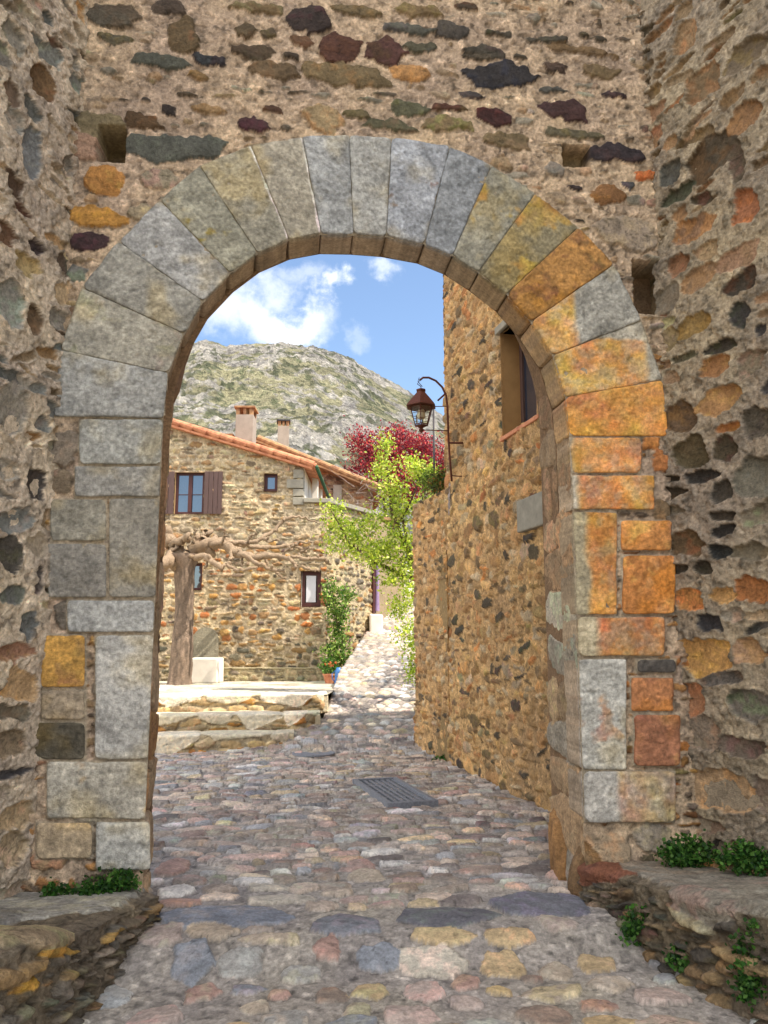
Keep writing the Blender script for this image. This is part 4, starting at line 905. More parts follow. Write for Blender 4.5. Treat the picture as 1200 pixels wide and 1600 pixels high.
# unseen tree added behind the garden wall to cast shade on the street
L_tree('added_shade_tree', (5.6, 14.2, .6), [([(5.6, 14.2, .4), (5.5, 14.2, 3.0), (5.2, 14.4, 4.6)], .16, .05)],
       [((4.6, 14.0, 4.1), (1.1, 1.2, .8)), ((5.6, 14.6, 4.2), (1.2, 1.4, .9))], 3500, .09, [(92, 120, 44), (110, 136, 52)], 'dense green tree added out of view behind the tall ochre house to shade the street', 'tree', seed=22)
RY = 34
bl = []
for x, y, rx, rz in [(570, 695, 28, 24), (600, 720, 40, 34), (640, 700, 34, 26), (672, 715, 34, 34), (560, 740, 24, 26), (625, 755, 50, 30), (690, 745, 30, 30), (615, 680, 22, 16), (720, 740, 30, 40)]:
    k = RY / F; bl.append((mp(x, y, RY), (rx * k, rx * k, rz * k)))
L_tree('red_leaved_tree', (4.5, RY, 4.5), [([(4.5, RY, 4.3), (4.4, RY, 6.0), mp(620, 710, RY)], .2, .05), ([(4.4, RY, 6.0), mp(570, 700, RY)], .1, .03), ([(4.4, RY, 6.0), mp(680, 700, RY)], .1, .03)],
       bl, 20000, .12, [(166, 48, 60), (130, 38, 54), (190, 70, 74), (98, 32, 48), (204, 86, 80), (120, 48, 66)], 'dark red-leaved plum tree behind the tiled roofs', 'tree', bark=(66, 46, 46), seed=23, cr=.22)
# climbing shrub at the house corner, little plants
k = 17.0 / F
L_tree('climbing_shrub', (1.25, 16.9, .8), [([(1.25, 16.9, .75), mp(527, 980, 17), mp(522, 930, 17)], .03, .008), ([mp(527, 980, 17), mp(540, 950, 17)], .015, .006)],
       [(mp(520, 925, 17), (18 * k, .15, 16 * k)), (mp(528, 955, 17), (20 * k, .15, 18 * k)), (mp(530, 990, 17), (14 * k, .15, 20 * k)), (mp(522, 1025, 16.9), (22 * k, .2, 24 * k)), (mp(545, 930, 17.2), (12 * k, .1, 14 * k))],
       2600, .075, [(120, 150, 60), (150, 172, 84), (84, 120, 40), (60, 96, 36)], 'pale green climbing shrub against the stone house beside the lower window', 'shrub', seed=24, cr=.07)
def weed(loc, r, h, n, label, seed, size=.028, cols=((52, 92, 34), (70, 112, 42), (40, 74, 30), (88, 126, 54)), group=None, name='weed_clump'):
    root = empty(name, loc, 0, label, 'plant', group); rg = random.Random(seed); m = MB(); m.cc = (70, 92, 40)
    for i in range(max(5, n // 40)):
        a = rg.uniform(0, 6.28); d = Vector((math.cos(a) * r * rg.random(), math.sin(a) * r * rg.random() * .6, h * rg.uniform(.5, 1))); m.tube([(0, 0, 0), d * .5 + Vector((0, 0, .01)), d], .0016, 4)
    m.build('stems', M_LEAF, root)
    leaves('foliage', clumps([((0, 0, h * .5), (r, r * .7, h * .55)), ((r * .4, 0, h * .35), (r * .7, r * .6, h * .35)), ((-r * .45, -.01, h * .3), (r * .6, r * .6, h * .3))], n, seed, 9, .018), size, cols, M_LEAF, root, seed, aspect=.85)
    return root
weed((-1.28, 4.98, .17), .07, .07, 240, 'small green weed tuft at the far left end of the left bench', 1)
weed((-1.08, 5.0, .165), .10, .08, 420, 'low green weed spreading on the left bench below the jamb stones', 2)
weed((-.93, 5.0, .165), .10, .15, 520, 'tallest green weed on the left bench, nearest the opening', 3)
weed((2.42, 4.83, .26), .17, .16, 1300, 'rounded green plant on the right bench in the wall corner', 4)
weed((2.62, 4.55, .29), .16, .16, 1200, 'rounded green plant on the right bench at the edge of the picture', 5)
weed((1.99, 4.55, -.08), .13, .22, 900, 'leafy weed growing from the foot of the right bench', 6)
weed((2.05, 4.2, -.08), .08, .14, 420, 'small weed at the bench foot between the two larger ones', 7)
weed((2.16, 3.72, -.05), .10, .34, 900, 'tall weed on the near front of the right bench', 8)
p = P(692, 1186, 11.0); weed((p.x, 10.9, 0), .13, .07, 260, 'tiny grass tuft at the foot of the garden wall', 9, .035)
p = P(524, 1108, 12.9); weed((p.x, 12.95, .30), .10, .05, 120, 'flat weed on the street beside the steps', 10, .04, ((128, 120, 60), (112, 116, 60)))

# ================================================================== RIGHT HOUSE (tall, in shade) and GARDEN WALL
def hx(Y): return 2.48 - .126 * (Y - 7.8)
HC = (hx(10.62), 10.62); HN = (hx(5.72), 5.72)
house = empty('ochre_house', (HC[0], HC[1], 0), 0, 'tall ochre rubble house in shade right of the lane with one upper window', 'house')
hinv = Matrix.Translation((-HC[0], -HC[1], 0))
def HP(o): o.parent = house; o.matrix_parent_inverse = hinv; return o
rg = random.Random(111)
Ltot = math.hypot(HC[0] - HN[0], HC[1] - HN[1])
S = courses(0, Ltot, -.2, 7.0, rg, (.08, .19), (.12, .36), .95, .35, .3, (.008, .028)); S = [s[:4] + (rg.gauss(0, .25),) + s[5:] for s in S]
wy0, wy1, wz0, wz1 = 7.65, 8.56, P(797, 683, 8.56).z, P(797, 522, 8.56).z
ua, ub = (10.62 - wy1) / (10.62 - 5.72) * Ltot, (10.62 - wy0) / (10.62 - 5.72) * Ltot
HP(rubble_wall('wall', HC, HN, -.2, 7.0, .016, S, PAL_SIDE, (186, 150, 104), 112, flip=True, bulge=.05, smear=.03, wob=.5, mort_amp=.016, edge=.012,
               keepf=lambda U, V: ~((U > ua) & (U < ub) & (V > wz0) & (V < wz1))))
rg = random.Random(113)
S = courses(0, 4, -.2, 7.0, rg, (.1, .2), (.15, .3), .9, .3, .3, (.01, .03))
HP(rubble_wall('end_wall', HC, (HC[0] + 4, HC[1] + .5), -.2, 7.0, .03, S, PAL_SIDE, (176, 134, 80), 114, flip=False, smear=.04))
m = MB(); m.cc = (150, 118, 80); m.prism([(HC[0] + .1, HC[1] - .1), (HN[0] + .1, HN[1]), (7, HN[1]), (7, HC[1] + .1)], 6.7, 6.95)
HP(m.build('roof_slab', M_FAR))
m = MB(); m.cc = (150, 118, 80); m.box((7, 8.2, 3.3), (.3, 5.2, 7.2)); HP(m.build('rear_wall', M_FAR))
# window: plastered reveal, brown frame, panes
d = np.array([HN[0] - HC[0], HN[1] - HC[1]]) / Ltot
def hpnt(uu, dep, z):        # dep into the wall (+X side)
    n = np.array([-d[1], d[0]]); n = n if n[0] > 0 else -n
    q = np.array(HC) + d * uu + n * dep; return (q[0], q[1], z)
m = MB()
for a, b, c, e in [((ua, -.012, wz0), (ua, .24, wz0), (ua, .24, wz1), (ua, -.012, wz1)), ((ub, -.012, wz0), (ub, .24, wz0), (ub, .24, wz1), (ub, -.012, wz1)),
                   ((ua, -.012, wz0), (ub, -.012, wz0), (ub, .24, wz0), (ua, .24, wz0)), ((ua, -.012, wz1), (ub, -.012, wz1), (ub, .24, wz1), (ua, .24, wz1))]: m.quad(hpnt(*a), hpnt(*b), hpnt(*c), hpnt(*e))
w = HP(m.build('window', M_OCHRE))
def child(o, par): mw = par; o.parent = mw; o.matrix_parent_inverse = hinv if False else Matrix.Identity(4); return o
def wchild(mb, name, mat, par, bevel=0, inv=None):
    o = mb.build(name, mat, None, bevel); o.parent = par; o.matrix_parent_inverse = (inv or Matrix.Identity(4)); return o
def strip(mb, u0, u1, z0, z1, d0, d1):
    c = [hpnt(u0, d0, 0), hpnt(u1, d0, 0), hpnt(u1, d1, 0), hpnt(u0, d1, 0)]; mb.prism([(q[0], q[1]) for q in c], z0, z1)
m = MB(); strip(m, ua, ua + .07, wz0, wz1, .22, .28); strip(m, ub - .07, ub, wz0, wz1, .22, .28); strip(m, ua, ub, wz1 - .07, wz1 - .002, .222, .278); strip(m, ua, ub, wz0 + .002, wz0 + .07, .222, .278); strip(m, (ua + ub) / 2 - .04, (ua + ub) / 2 + .04, wz0, wz1, .218, .282)
wchild(m, 'frame', M_WOOD, w)
m = MB(); strip(m, ua + .05, ub - .05, wz0 + .05, wz1 - .05, .245, .252); wchild(m, 'pane', M_GLASS, w)
m = MB(); strip(m, ua - .08, ub + .08, wz1, wz1 + .09, -.05, .2); HP(m.build('lintel', M_GREYSTONE, bevel=.01))
m = MB(); strip(m, ua - .05, ub + .06, wz0 - .05, wz0 - .002, -.03, .22); HP(m.build('window_sill', M_TILE, bevel=.008))
m = MB(); q = P(830, 805, 8.0); strip(m, (10.62 - 8.15) / 4.9 * Ltot, (10.62 - 7.2) / 4.9 * Ltot, q.z - .17, q.z + .17, -.05, .1); HP(m.build('stone_lintel', M_GREYSTONE, bevel=.015))
# garden wall beyond the corner
GE = (hx(12.05) - .03, 12.05)
gwr = empty('garden_wall', (GE[0], GE[1], 0), 0, 'lower rubble garden wall continuing from the tall ochre house, plants on top', 'wall')
gi = Matrix.Translation((-GE[0], -GE[1], 0))
rg = random.Random(121); zt_ = P(675, 778, 11.3).z
S = courses(0, 2.2, -.2, 4, rg, (.08, .16), (.1, .24), .85, .35, .35, (.01, .03))
o = rubble_wall('wall_face', GE, (hx(10.0) + .09, 10.0), -.2, zt_, .014, S, PAL_SIDE, (182, 146, 102), 122, flip=True, bulge=.06, smear=.04, wob=.5); o.parent = gwr; o.matrix_parent_inverse = gi
S = courses(0, 2.6, -.2, 4, rg, (.1, .18), (.12, .28), .9, .35, .3, (.01, .03))
o = rubble_wall('wall_end', GE, (GE[0] + .6, GE[1] + .06), -.2, zt_, .02, S, PAL_SIDE, (160, 124, 78), 123, smear=.03); o.parent = gwr; o.matrix_parent_inverse = gi
m = MB(); m.cc = (140, 116, 80); m.prism([(GE[0] + .05, GE[1] - .04), (HC[0] + .05, HC[1] - .1), (HC[0] + .6, HC[1]), (GE[0] + .58, GE[1] - .02)], 0, zt_ - .02); o = m.build('wall_core', M_FAR); o.parent = gwr; o.matrix_parent_inverse = gi
rg = random.Random(125)
for k in range(9):
    t = k / 8; o = boulder('coping_stone', (GE[0] + .16 + t * (HC[0] - GE[0]), GE[1] - .1 - t * 1.3, zt_ + rg.uniform(-.02, .03)), (rg.uniform(.12, .18), rg.uniform(.09, .13), rg.uniform(.04, .08)), (140 + rg.randint(-20, 20), 116, 82), 130 + k, sub=3); o.parent = gwr; o.matrix_parent_inverse = gi
k = 11.4 / F
def topplant(px, py, Y, rx, rz, n, cols, label, seed):
    q = P(px, py, Y); root = empty('wall_plant', (q.x, Y, zt_), 0, label, 'plant', None); kk = Y / F; m = MB(); m.cc = (90, 84, 50); rg = random.Random(seed)
    for i in range(14): m.tube([(rg.gauss(0, .08), rg.gauss(0, .05), 0), (rg.gauss(0, .15), rg.gauss(0, .08), (q.z - zt_) * 1.2)], .003, 4)
    m.build('stems', M_LEAF, root)
    leaves('foliage', clumps([((0, 0, q.z - zt_), (rx * kk, .25, rz * kk)), ((rx * kk * .3, -.05, (q.z - zt_) - rz * kk * .5), (rx * kk * .8, .2, rz * kk * .6))], n, seed, 10, .05), .06, cols, M_LEAF, root, seed)
topplant(668, 748, 11.7, 14, 18, 500, [(140, 164, 56), (112, 140, 50), (160, 176, 70)], 'yellow-green plant on the garden wall beside the climbing tree', 61)
topplant(686, 752, 11.2, 15, 20, 700, [(84, 104, 46), (112, 120, 52), (150, 108, 50), (70, 84, 40)], 'dark green and rusty plant on the garden wall below the lantern', 62)
# grey rag of dead creeper at the foot of the lamp bracket
o = boulder('dead_creeper', (P(705, 785, 10.5).x, 10.45, P(705, 785, 10.5).z), (.07, .07, .28), (150, 138, 132), 77, sub=4, rough=.5); tag(o, 'grey tuft of dead creeper hanging on the house corner below the lamp bracket', 'plant')
# iron hook on the wall, low left
# ---- lantern on a curved bracket
LYd = 9.95
lamp = empty('wall_lantern', tuple(P(704, 750, LYd)), 0, 'rusty iron lantern hanging from a curved wall bracket on the ochre house', 'street lamp')
lo = P(704, 750, LYd)
def lp(px, py, Y=LYd): return P(px, py, Y) - lo
pts = [lp(706, 752), lp(703, 720), lp(701, 690), lp(700, 660), lp(699, 635), lp(697, 618), lp(691, 605), lp(681, 595), lp(670, 590), lp(661, 590), lp(656, 594)]
m = MB(); m.tube(pts, [.014] * len(pts), 10); m.tube([lp(684, 626), lp(697, 614)], .012, 8); m.build('bracket', M_RUST, lamp, smooth=True)
m = MB(); m.tube([lp(676, 635), lp(700, 635)], .006, 6); m.build('wall_stay', M_RUST, lamp, smooth=True); m = MB(); m.tube([lp(662, 672), lp(701, 673)], .007, 6); m.build('wall_stay', M_RUST, lamp, smooth=True); m = MB()
m.tube([lp(702, 692), lp(716, 692), tuple(Vector(hpnt((10.62 - 9.93) / 4.9 * Ltot, .05, P(704, 692, LYd).z)) - lo)], .014, 8); m.build('wall_stay', M_RUST, lamp, smooth=True); m = MB(); m.tube([lp(704, 743), lp(718, 744), tuple(Vector(hpnt((10.62 - 9.9) / 4.9 * Ltot, .05, P(704, 745, LYd).z)) - lo)], .007, 8)
m.build('wall_stay', M_RUST, lamp, smooth=True)
lc = lp(658, 640); cxl, cyl = lc.x, lc.y
def zz(py): return lp(658, py).z
kx = LYd / F
m = MB()   # hook
m.tube([lp(656, 594), lp(652, 600), (cxl, cyl, zz(604)), (cxl, cyl, zz(612))], .006, 6); m.tube([lp(655, 590), lp(653, 596), lp(657, 601), lp(660, 604)], .005, 6); m.build('hook', M_IRON, lamp, smooth=True)
def ring(m, z, r, n=6, rot=.3): return [m.vert((cxl + r * math.cos(rot + 2 * math.pi * k / n), cyl + r * math.sin(rot + 2 * math.pi * k / n), z)) for k in range(n)]
def loft(m, prof, n=6, rot=.3, cap=True):
    rs = [ring(m, z, r, n, rot) for z, r in prof]
    for a, b in zip(rs, rs[1:]):
        for k in range(n): m.f.append([a[k], a[(k + 1) % n], b[(k + 1) % n], b[k]])
    if cap: m.f.append(rs[0][::-1]); m.f.append(rs[-1])
m = MB(); loft(m, [(zz(636), 27 * kx), (zz(633), 25 * kx), (zz(625), 18 * kx), (zz(614), 8 * kx), (zz(612), 7 * kx), (zz(611), 8.5 * kx), (zz(609), 8.5 * kx), (zz(607), 3 * kx)]); m.build('lamp_roof', M_RUST, lamp, bevel=.003)
m = MB(); zt1, zb1, r1, r0 = zz(637), zz(664), 20 * kx, 11.5 * kx
for k in range(6):
    a = .3 + math.pi / 3 * k; a2 = a + math.pi / 3
    A_ = Vector((cxl + r1 * math.cos(a), cyl + r1 * math.sin(a), zt1)); B_ = Vector((cxl + r0 * math.cos(a), cyl + r0 * math.sin(a), zb1)); A2 = Vector((cxl + r1 * math.cos(a2), cyl + r1 * math.sin(a2), zt1)); B2 = Vector((cxl + r0 * math.cos(a2), cyl + r0 * math.sin(a2), zb1))
    m.tube([A_, B_], .007, 6); m.tube([A_, A2], .006, 5); m.tube([B_, B2], .008, 5); m.tube([A_.lerp(B_, .38), A2.lerp(B2, .38)], .0035, 5); m.tube([A_.lerp(B_, .7), A2.lerp(B2, .7)], .0035, 5)
m.build('lamp_cage', M_RUST, lamp)
m = MB(); loft(m, [(zb1 + .005, r0 * .93), (zt1 - .005, r1 * .94)], cap=False); m.build('lamp_glass', M_LGLASS, lamp)
m = MB(); loft(m, [(zz(665), r0 * .9), (zz(667), r0 * .5), (zz(669), .02), (zz(671), .035), (zz(673), .035), (zz(676), .01)], 8); m.build('finial', M_RUST, lamp)
m = MB(); loft(m, [(zz(640), .03), (zz(645), .05), (zz(652), .05), (zz(655), .03)], 10); m.build('bulb', plain('milky_glass', (215, 205, 180), .3), lamp, smooth=True)
q = P(678, 702, 11.9); m = MB(); m.tube([(0, 0, -1.0), (0, 0, P(678, 634, 11.9).z - q.z)], .016, 8); o = m.build('metal_pole', M_IRON, smooth=True); o.location = (q.x, 11.9, q.z)
tag(o, 'thin grey metal pole rising behind the lantern', 'pole')

# ================================================================== LEFT HOUSE
CX, CYH = P(470, 1000, 17.5).x, 17.5
HA = -math.atan(.12)
ho = empty('stone_house', (CX, CYH, PZ), HA, 'sunlit stone house behind the plaza with tiled roof, blue-reflecting window and brown shutters', 'house')
Mh = Matrix.Translation((CX, CYH, PZ)) @ Matrix.Rotation(HA, 4, 'Z'); Mhi = Mh.inverted()
def hl(px, py, dy=0):          # facade-local (x, z) of a photograph pixel: intersect the ray with the facade plane
    d_ = ray(px, py); o_ = Mhi @ Vector((0, 0, EYE)); dd = Mhi.to_3x3() @ d_; k = (dy - o_.y) / dd.y; return o_.x + dd.x * k, o_.z + dd.z * k
xe, ze = hl(490, 731)          # eave end
xl, zl = hl(262, 662)
SLP = (zl - ze) / (xe - xl)
def roofz(x): return ze + SLP * (xe - x)
wins = {'big': (272, 738, 320, 803), 'small': (412, 740, 434, 768), 'lower': (469, 892, 502, 948), 'behind': (296, 880, 317, 922)}
WR = {k: (*hl(a, d_), *hl(c, b)) for k, (a, b, c, d_) in wins.items()}    # x0 z0 x1 z1
x0f = -7.5
AX1, AZ1 = 0, 0
rg = random.Random(131); S = []
hts = roofz(x0f)
for s in courses(0, 8.4, -.1, hts, rg, (.09, .18), (.12, .34), .95, .35, .3, (.01, .04)):
    zrel = s[1]; pool = [(186, 162, 126), (174, 150, 114), (164, 142, 112), (152, 120, 84), (128, 112, 90), (182, 166, 136)]
    if zrel < 3.0: pool += [(164, 106, 64), (148, 96, 58), (176, 134, 80), (98, 88, 76), (176, 138, 86)]
    if zrel < .8: pool = [(132, 116, 88), (112, 104, 84), (150, 132, 98), (92, 88, 74), (140, 112, 74)]
    S.append(s[:4] + (rg.gauss(0, .08), s[5], pool[rg.randrange(len(pool))]))
def keep_f(U, V):
    x = U + x0f; k = (V < roofz(x) - .02) & ((x < 0) | (V < ZAN))
    for (a, b, c, d_) in WR.values(): k &= ~((x > a) & (x < c) & (V > b) & (V < d_))
    return k
XRR = hl(510, 900)[0]; ZAN = P(530, 796, 18.3).z - PZ
o = rubble_wall('wall', (x0f, 0), (XRR, 0), -.1, hts, .02, S, PAL_HOUSE, (192, 172, 140), 132, mat=M_FAR, flip=True, keepf=keep_f, parent=ho, wob=.4, smear=.02, edge=.02, mort_amp=.012, bulge=.03)
m = MB(); DEP = 5.2; zw = roofz(0) - .05
m.quad((0, 0, 0), (0, DEP, 0), (0, DEP, zw), (0, 0, zw)); m.build('side_wall', M_WHITE, ho)
m = MB(); m.cc = (160, 130, 95); m.quad((x0f, DEP, 0), (0, DEP, 0), (0, DEP, zw), (x0f, DEP, roofz(x0f))); m.quad((x0f, 0, 0), (x0f, DEP, 0), (x0f, DEP, roofz(x0f)), (x0f, 0, roofz(x0f))); m.build('rear_wall', M_FAR, ho)
# pale corner stones
rg = random.Random(133); z = P(470, 790, 17.5).z - PZ
for k in range(4):
    h = rg.uniform(.15, .24); w_ = rg.choice([.38, .24]); m = MB(); m.box((-w_ / 2 + .012, .05, z + h / 2), (w_, .2, h - .02), jit=.008); m.build('corner_stone', M_GREYSTONE, ho, bevel=.012); z += h
def window(key, curtain=None, mull=True, deep=.14, fr=.055, cols=2, bars=0):
    a, b, c, d_ = WR[key]; m = MB(); m.cc = (170, 140, 100)
    m.quad((a, -.02, b), (a, deep + .05, b), (a, deep + .05, d_), (a, -.02, d_)); m.quad((c, -.02, b), (c, deep + .05, b), (c, deep + .05, d_), (c, -.02, d_))
    m.quad((a, -.02, b), (c, -.02, b), (c, deep + .05, b), (a, deep + .05, b)); m.quad((a, -.02, d_), (c, -.02, d_), (c, deep + .05, d_), (a, deep + .05, d_))
    w = m.build('window', M_FAR, ho)
    m = MB(); y = deep * .6
    def bar(x0, z0, x1, z1, t=.05, yy=0): m.box(((x0 + x1) / 2, y + yy, (z0 + z1) / 2), (x1 - x0, t, z1 - z0))
    bar(a, b, a + fr, d_); bar(c - fr, b, c, d_); bar(a + fr, b, c - fr, b + fr, .046); bar(a + fr, d_ - fr, c - fr, d_, .046)
    if mull: bar((a + c) / 2 - fr * .8, b + fr, (a + c) / 2 + fr * .8, d_ - fr, .052, -.004)
    for i in range(bars): zz_ = b + (d_ - b) * (i + 1) / (bars + 1) * .95; bar(a + fr, zz_ - .008, c - fr, zz_ + .008, .03)
    m.build('window_frame', M_FRAME, w, bevel=.004)
    m = MB(); m.box(((a + c) / 2, y + .012, (b + d_) / 2), (c - a - fr, .008, d_ - b - fr)); m.build('pane', M_GLASS, w)
    if curtain: m = MB(); m.box(((a + c) / 2, y - .012, (b + d_) / 2), (c - a - fr * 2 - .06, .01, d_ - b - fr * 2 - .02)); m.build('curtain', M_CURTAIN, w)
    m = MB(); m.box(((a + c) / 2, deep + .3, (b + d_) / 2), (c - a + .1, .02, d_ - b + .1)); m.build('room_shade_panel', M_DARK, w)  # near-black panel paints the shade of the room behind the pane
    return w
window('big', bars=1); window('small', mull=False, fr=.07); window('lower', curtain=True, mull=False, fr=.09); window('behind', mull=False)
a, b, c, d_ = WR['big']
for (s0, s1) in ((c + .01, hl(348, 770)[0]), (hl(238, 770)[0], a - .01)):
    m = MB(); n = 4
    for i in range(n):
        w_ = (s1 - s0) / n; m.box((s0 + w_ * (i + .5), -.045, (b + d_) / 2), (w_ - .008, .03, d_ - b + .02))
    m.box(((s0 + s1) / 2, -.025, b + .15), (s1 - s0 - .02, .02, .06)); m.box(((s0 + s1) / 2, -.025, d_ - .15), (s1 - s0 - .02, .02, .06))
    m.build('shutter', M_WOOD, ho, bevel=.003)
# roof: corrugated barrel tiles, verge row, soffit, gutter
n1, n2 = 130, 60
xs = np.linspace(x0f, xe, n1); ysr = np.linspace(-.16, DEP + .2, 560); XX, YY = np.meshgrid(xs, ysr)
ZZ = roofz(XX) + .045 * np.abs(np.sin(YY * math.pi / .22)) + .02 * ((XX / .35) % 1)
cr_ = np.array((188, 122, 90))[None, None] * (1 + .25 * vnoise(np.floor(XX / .35) * 3.7, np.floor(YY / .22) * 5.1, 3) - .12)[..., None]
grid_mesh('roof', np.stack([XX, YY, ZZ], -1), cr_, M_FAR, ho)
m = MB(); nv = int((xe - x0f) / .3); L = math.hypot(1, SLP)
for i in range(nv + 1):
    x = xe - i * .3; pts = [(x + .015, -.13, roofz(x) + .04), (x - .36, -.13, roofz(x - .36) + .07)]
    m.tube(pts, [.085, .066], 12, True)
m.build('verge_tile_row', M_TILE, ho, smooth=False)
m = MB(); m.prism([(x0f, -.17), (xe - .02, -.17), (xe - .02, .0), (x0f, .0)], 0, .05)
for i, v_ in enumerate(m.v): m.v[i] = (v_[0], v_[1], v_[2] + roofz(v_[0]) - .075)
m.build('verge_course', M_TILE, ho)
m = MB(); m.quad((-.02, 0, roofz(-.02) - .04), (xe + .02, -.02, roofz(xe) - .03), (xe + .02, DEP, roofz(xe) - .03), (-.02, DEP, roofz(-.02) - .04)); m.build('eave_soffit', M_TILE, ho)
m = MB()
for k in range(24): m.tube([(xe + .06, -.1 + k * .22, roofz(xe) + .01), (xe - .2, -.1 + k * .22, roofz(xe - .2) + .05)], .07, 8)
m.build('eave_tile', M_TILE, ho)
m = MB(); m.tube([(xe + .08, -.16, roofz(xe) - .01), (xe + .08, DEP, roofz(xe) - .02)], .04, 10); m.build('gutter', M_MOSS, ho, smooth=True)
for yy_ in (1.2, 2.4): m = MB(); m.box((.16, yy_, zw - .55), (.14, .14, 1.1)); m.build('eave_post', M_WHITE, ho, bevel=.01)
# chimneys
def chimney(par, x, y, z0, w, dpt, h, mat, dark_top=True):
    m = MB(); m.box((x, y, z0 + h / 2), (w, dpt, h)); c = m.build('chimney', mat, par, bevel=.01)
    m = MB(); hh = .16
    for sx in (-1, 1):
        for sy in (-1, 1): m.box((x + sx * (w / 2 - .05), y + sy * (dpt / 2 - .05), z0 + h + hh / 2), (.09, .09, hh))
    m.box((x, y, z0 + h + hh / 2), (.07, dpt - .02, hh - .01))
    m.build('cap_brick', M_TILE_OLD, c)
    m = MB(); m.box((x, y, z0 + h + hh + .025), (w + .08, dpt + .08, .05)); m.build('chimney_cap', M_TILE_OLD if dark_top else M_IRON, c, bevel=.006)
cx_, cz_ = hl(385, 650, 1.3)
chimney(ho, cx_, 1.3, roofz(cx_) - .1, .42, .5, hl(385, 652, 1.3)[1] - roofz(cx_) + .1, M_PLASTER)
m = MB(); q = hl(354, 680, 1.5); m.box((q[0] - .02, 1.5, q[1] - .05), (.42, .3, .12)); m.build('ridge_tile', M_TILE_OLD, ho, bevel=.02)
# arched niche patch on the facade and things in front of the wall
m = MB(); m.cc = (140, 132, 112); xn0, zn0 = hl(301, 1030); xn1, zn1 = hl(343, 980); n = 14; cxn = (xn0 + xn1) / 2; rw_ = (xn1 - xn0) / 2
ring_ = [(xn1, 0), (xn1, zn1 - rw_)] + [(cxn + rw_ * math.cos(math.pi * k / n), zn1 - rw_ + rw_ * math.sin(math.pi * k / n)) for k in range(1, n)] + [(xn0, zn1 - rw_), (xn0, 0)]
lo_ = [m.vert((x, -.065, z)) for x, z in ring_]; hi_ = [m.vert((x, .01, z)) for x, z in ring_]; m.f.append(lo_)
for i in range(len(lo_)): m.f.append([lo_[i], hi_[i], hi_[(i + 1) % len(lo_)], lo_[(i + 1) % len(lo_)]])
m.build('blocked_niche', M_FAR, ho)
# low plinth along the wall
S = courses(0, 3.2, 0, .4, random.Random(140), (.08, .14), (.15, .3), 1, .3, .2, (.01, .03))
x0p = hl(348, 1050)[0]
o = rubble_wall('plinth', (x0p, -.12), (x0p + 2.9, -.12), 0, .27, .02, S, [(2, 150, 136, 106), (1, 110, 102, 86)], (168, 154, 122), 141, mat=M_FAR, flip=True, parent=ho)
m = MB(); m.cc = (170, 158, 126); m.box((x0p + 1.45, -.06, .275), (2.9, .16, .03)); m.build('plinth_top', M_FAR, ho, bevel=.01)
# annex wall with coping, receding to the right
AE = (P(585, 900, 19.2).x, 19.2); A0 = tuple((Mh @ Vector((XRR - .02, .01, 0)))[:2])
an = empty('annex_wall', (A0[0], A0[1], PZ), 0, 'lower stone terrace wall joined to the right of the sunlit house, grey coping on top', 'wall')
ai = Matrix.Translation((-A0[0], -A0[1], -PZ)); ztA = P(530, 796, 18.3).z
rg = random.Random(143); S = []
for s in courses(0, 3.2, 0, 5, rg, (.08, .16), (.12, .3), .95, .35, .3, (.01, .04)):
    pool = [(150, 134, 104), (132, 120, 98), (160, 132, 92), (112, 102, 84), (146, 112, 70), (100, 92, 80)]; S.append(s[:6] + (pool[rg.randrange(6)],))
zlo = P(502, 948, 17.55); lw = WR['lower']; cw, sw = math.cos(HA), math.sin(HA)
def to_w(x, y, z): return Mh @ Vector((x, y, z))
# the lower window straddles the corner: keep the annex clear of it
aL = math.hypot(AE[0] - A0[0], AE[1] - A0[1])
cl = (to_w(lw[2], 0, 0).x - A0[0]) / (AE[0] - A0[0]) * aL
o = rubble_wall('wall', A0, AE, .3, ztA, .02, S, PAL_HOUSE, (180, 162, 128), 144, mat=M_FAR, flip=True, wob=.4, smear=.02, edge=.02,
                keepf=None); o.parent = an; o.matrix_parent_inverse = ai
m = MB(); t = (AE[0] - A0[0]) / aL, (AE[1] - A0[1]) / aL; nn = (t[1], -t[0])
def ap(u_, o_): return (A0[0] + t[0] * u_ + nn[0] * o_, A0[1] + t[1] * u_ + nn[1] * o_)
m.cc = (150, 146, 138); w0 = Mh @ Vector((.02, -.1, 0)); w1 = Mh @ Vector((.02, .35, 0)); m.prism([(w0.x, w0.y), ap(0, .1), ap(aL + .05, .1), ap(aL + .05, -.35), ap(.0, -.35), (w1.x, w1.y)], ztA, ztA + .10); o = m.build('coping', M_GREYSTONE, None, bevel=.01); o.parent = an; o.matrix_parent_inverse = ai
m = MB(); m.cc = (150, 130, 100); q1 = ap(aL, 0); m.quad((q1[0], q1[1], .3), (q1[0] + 1.3, q1[1] + 4, .3), (q1[0] + 1.3, q1[1] + 4, ztA), (q1[0], q1[1], ztA)); o = m.build('return_wall', M_FAR, None); o.parent = an; o.matrix_parent_inverse = ai
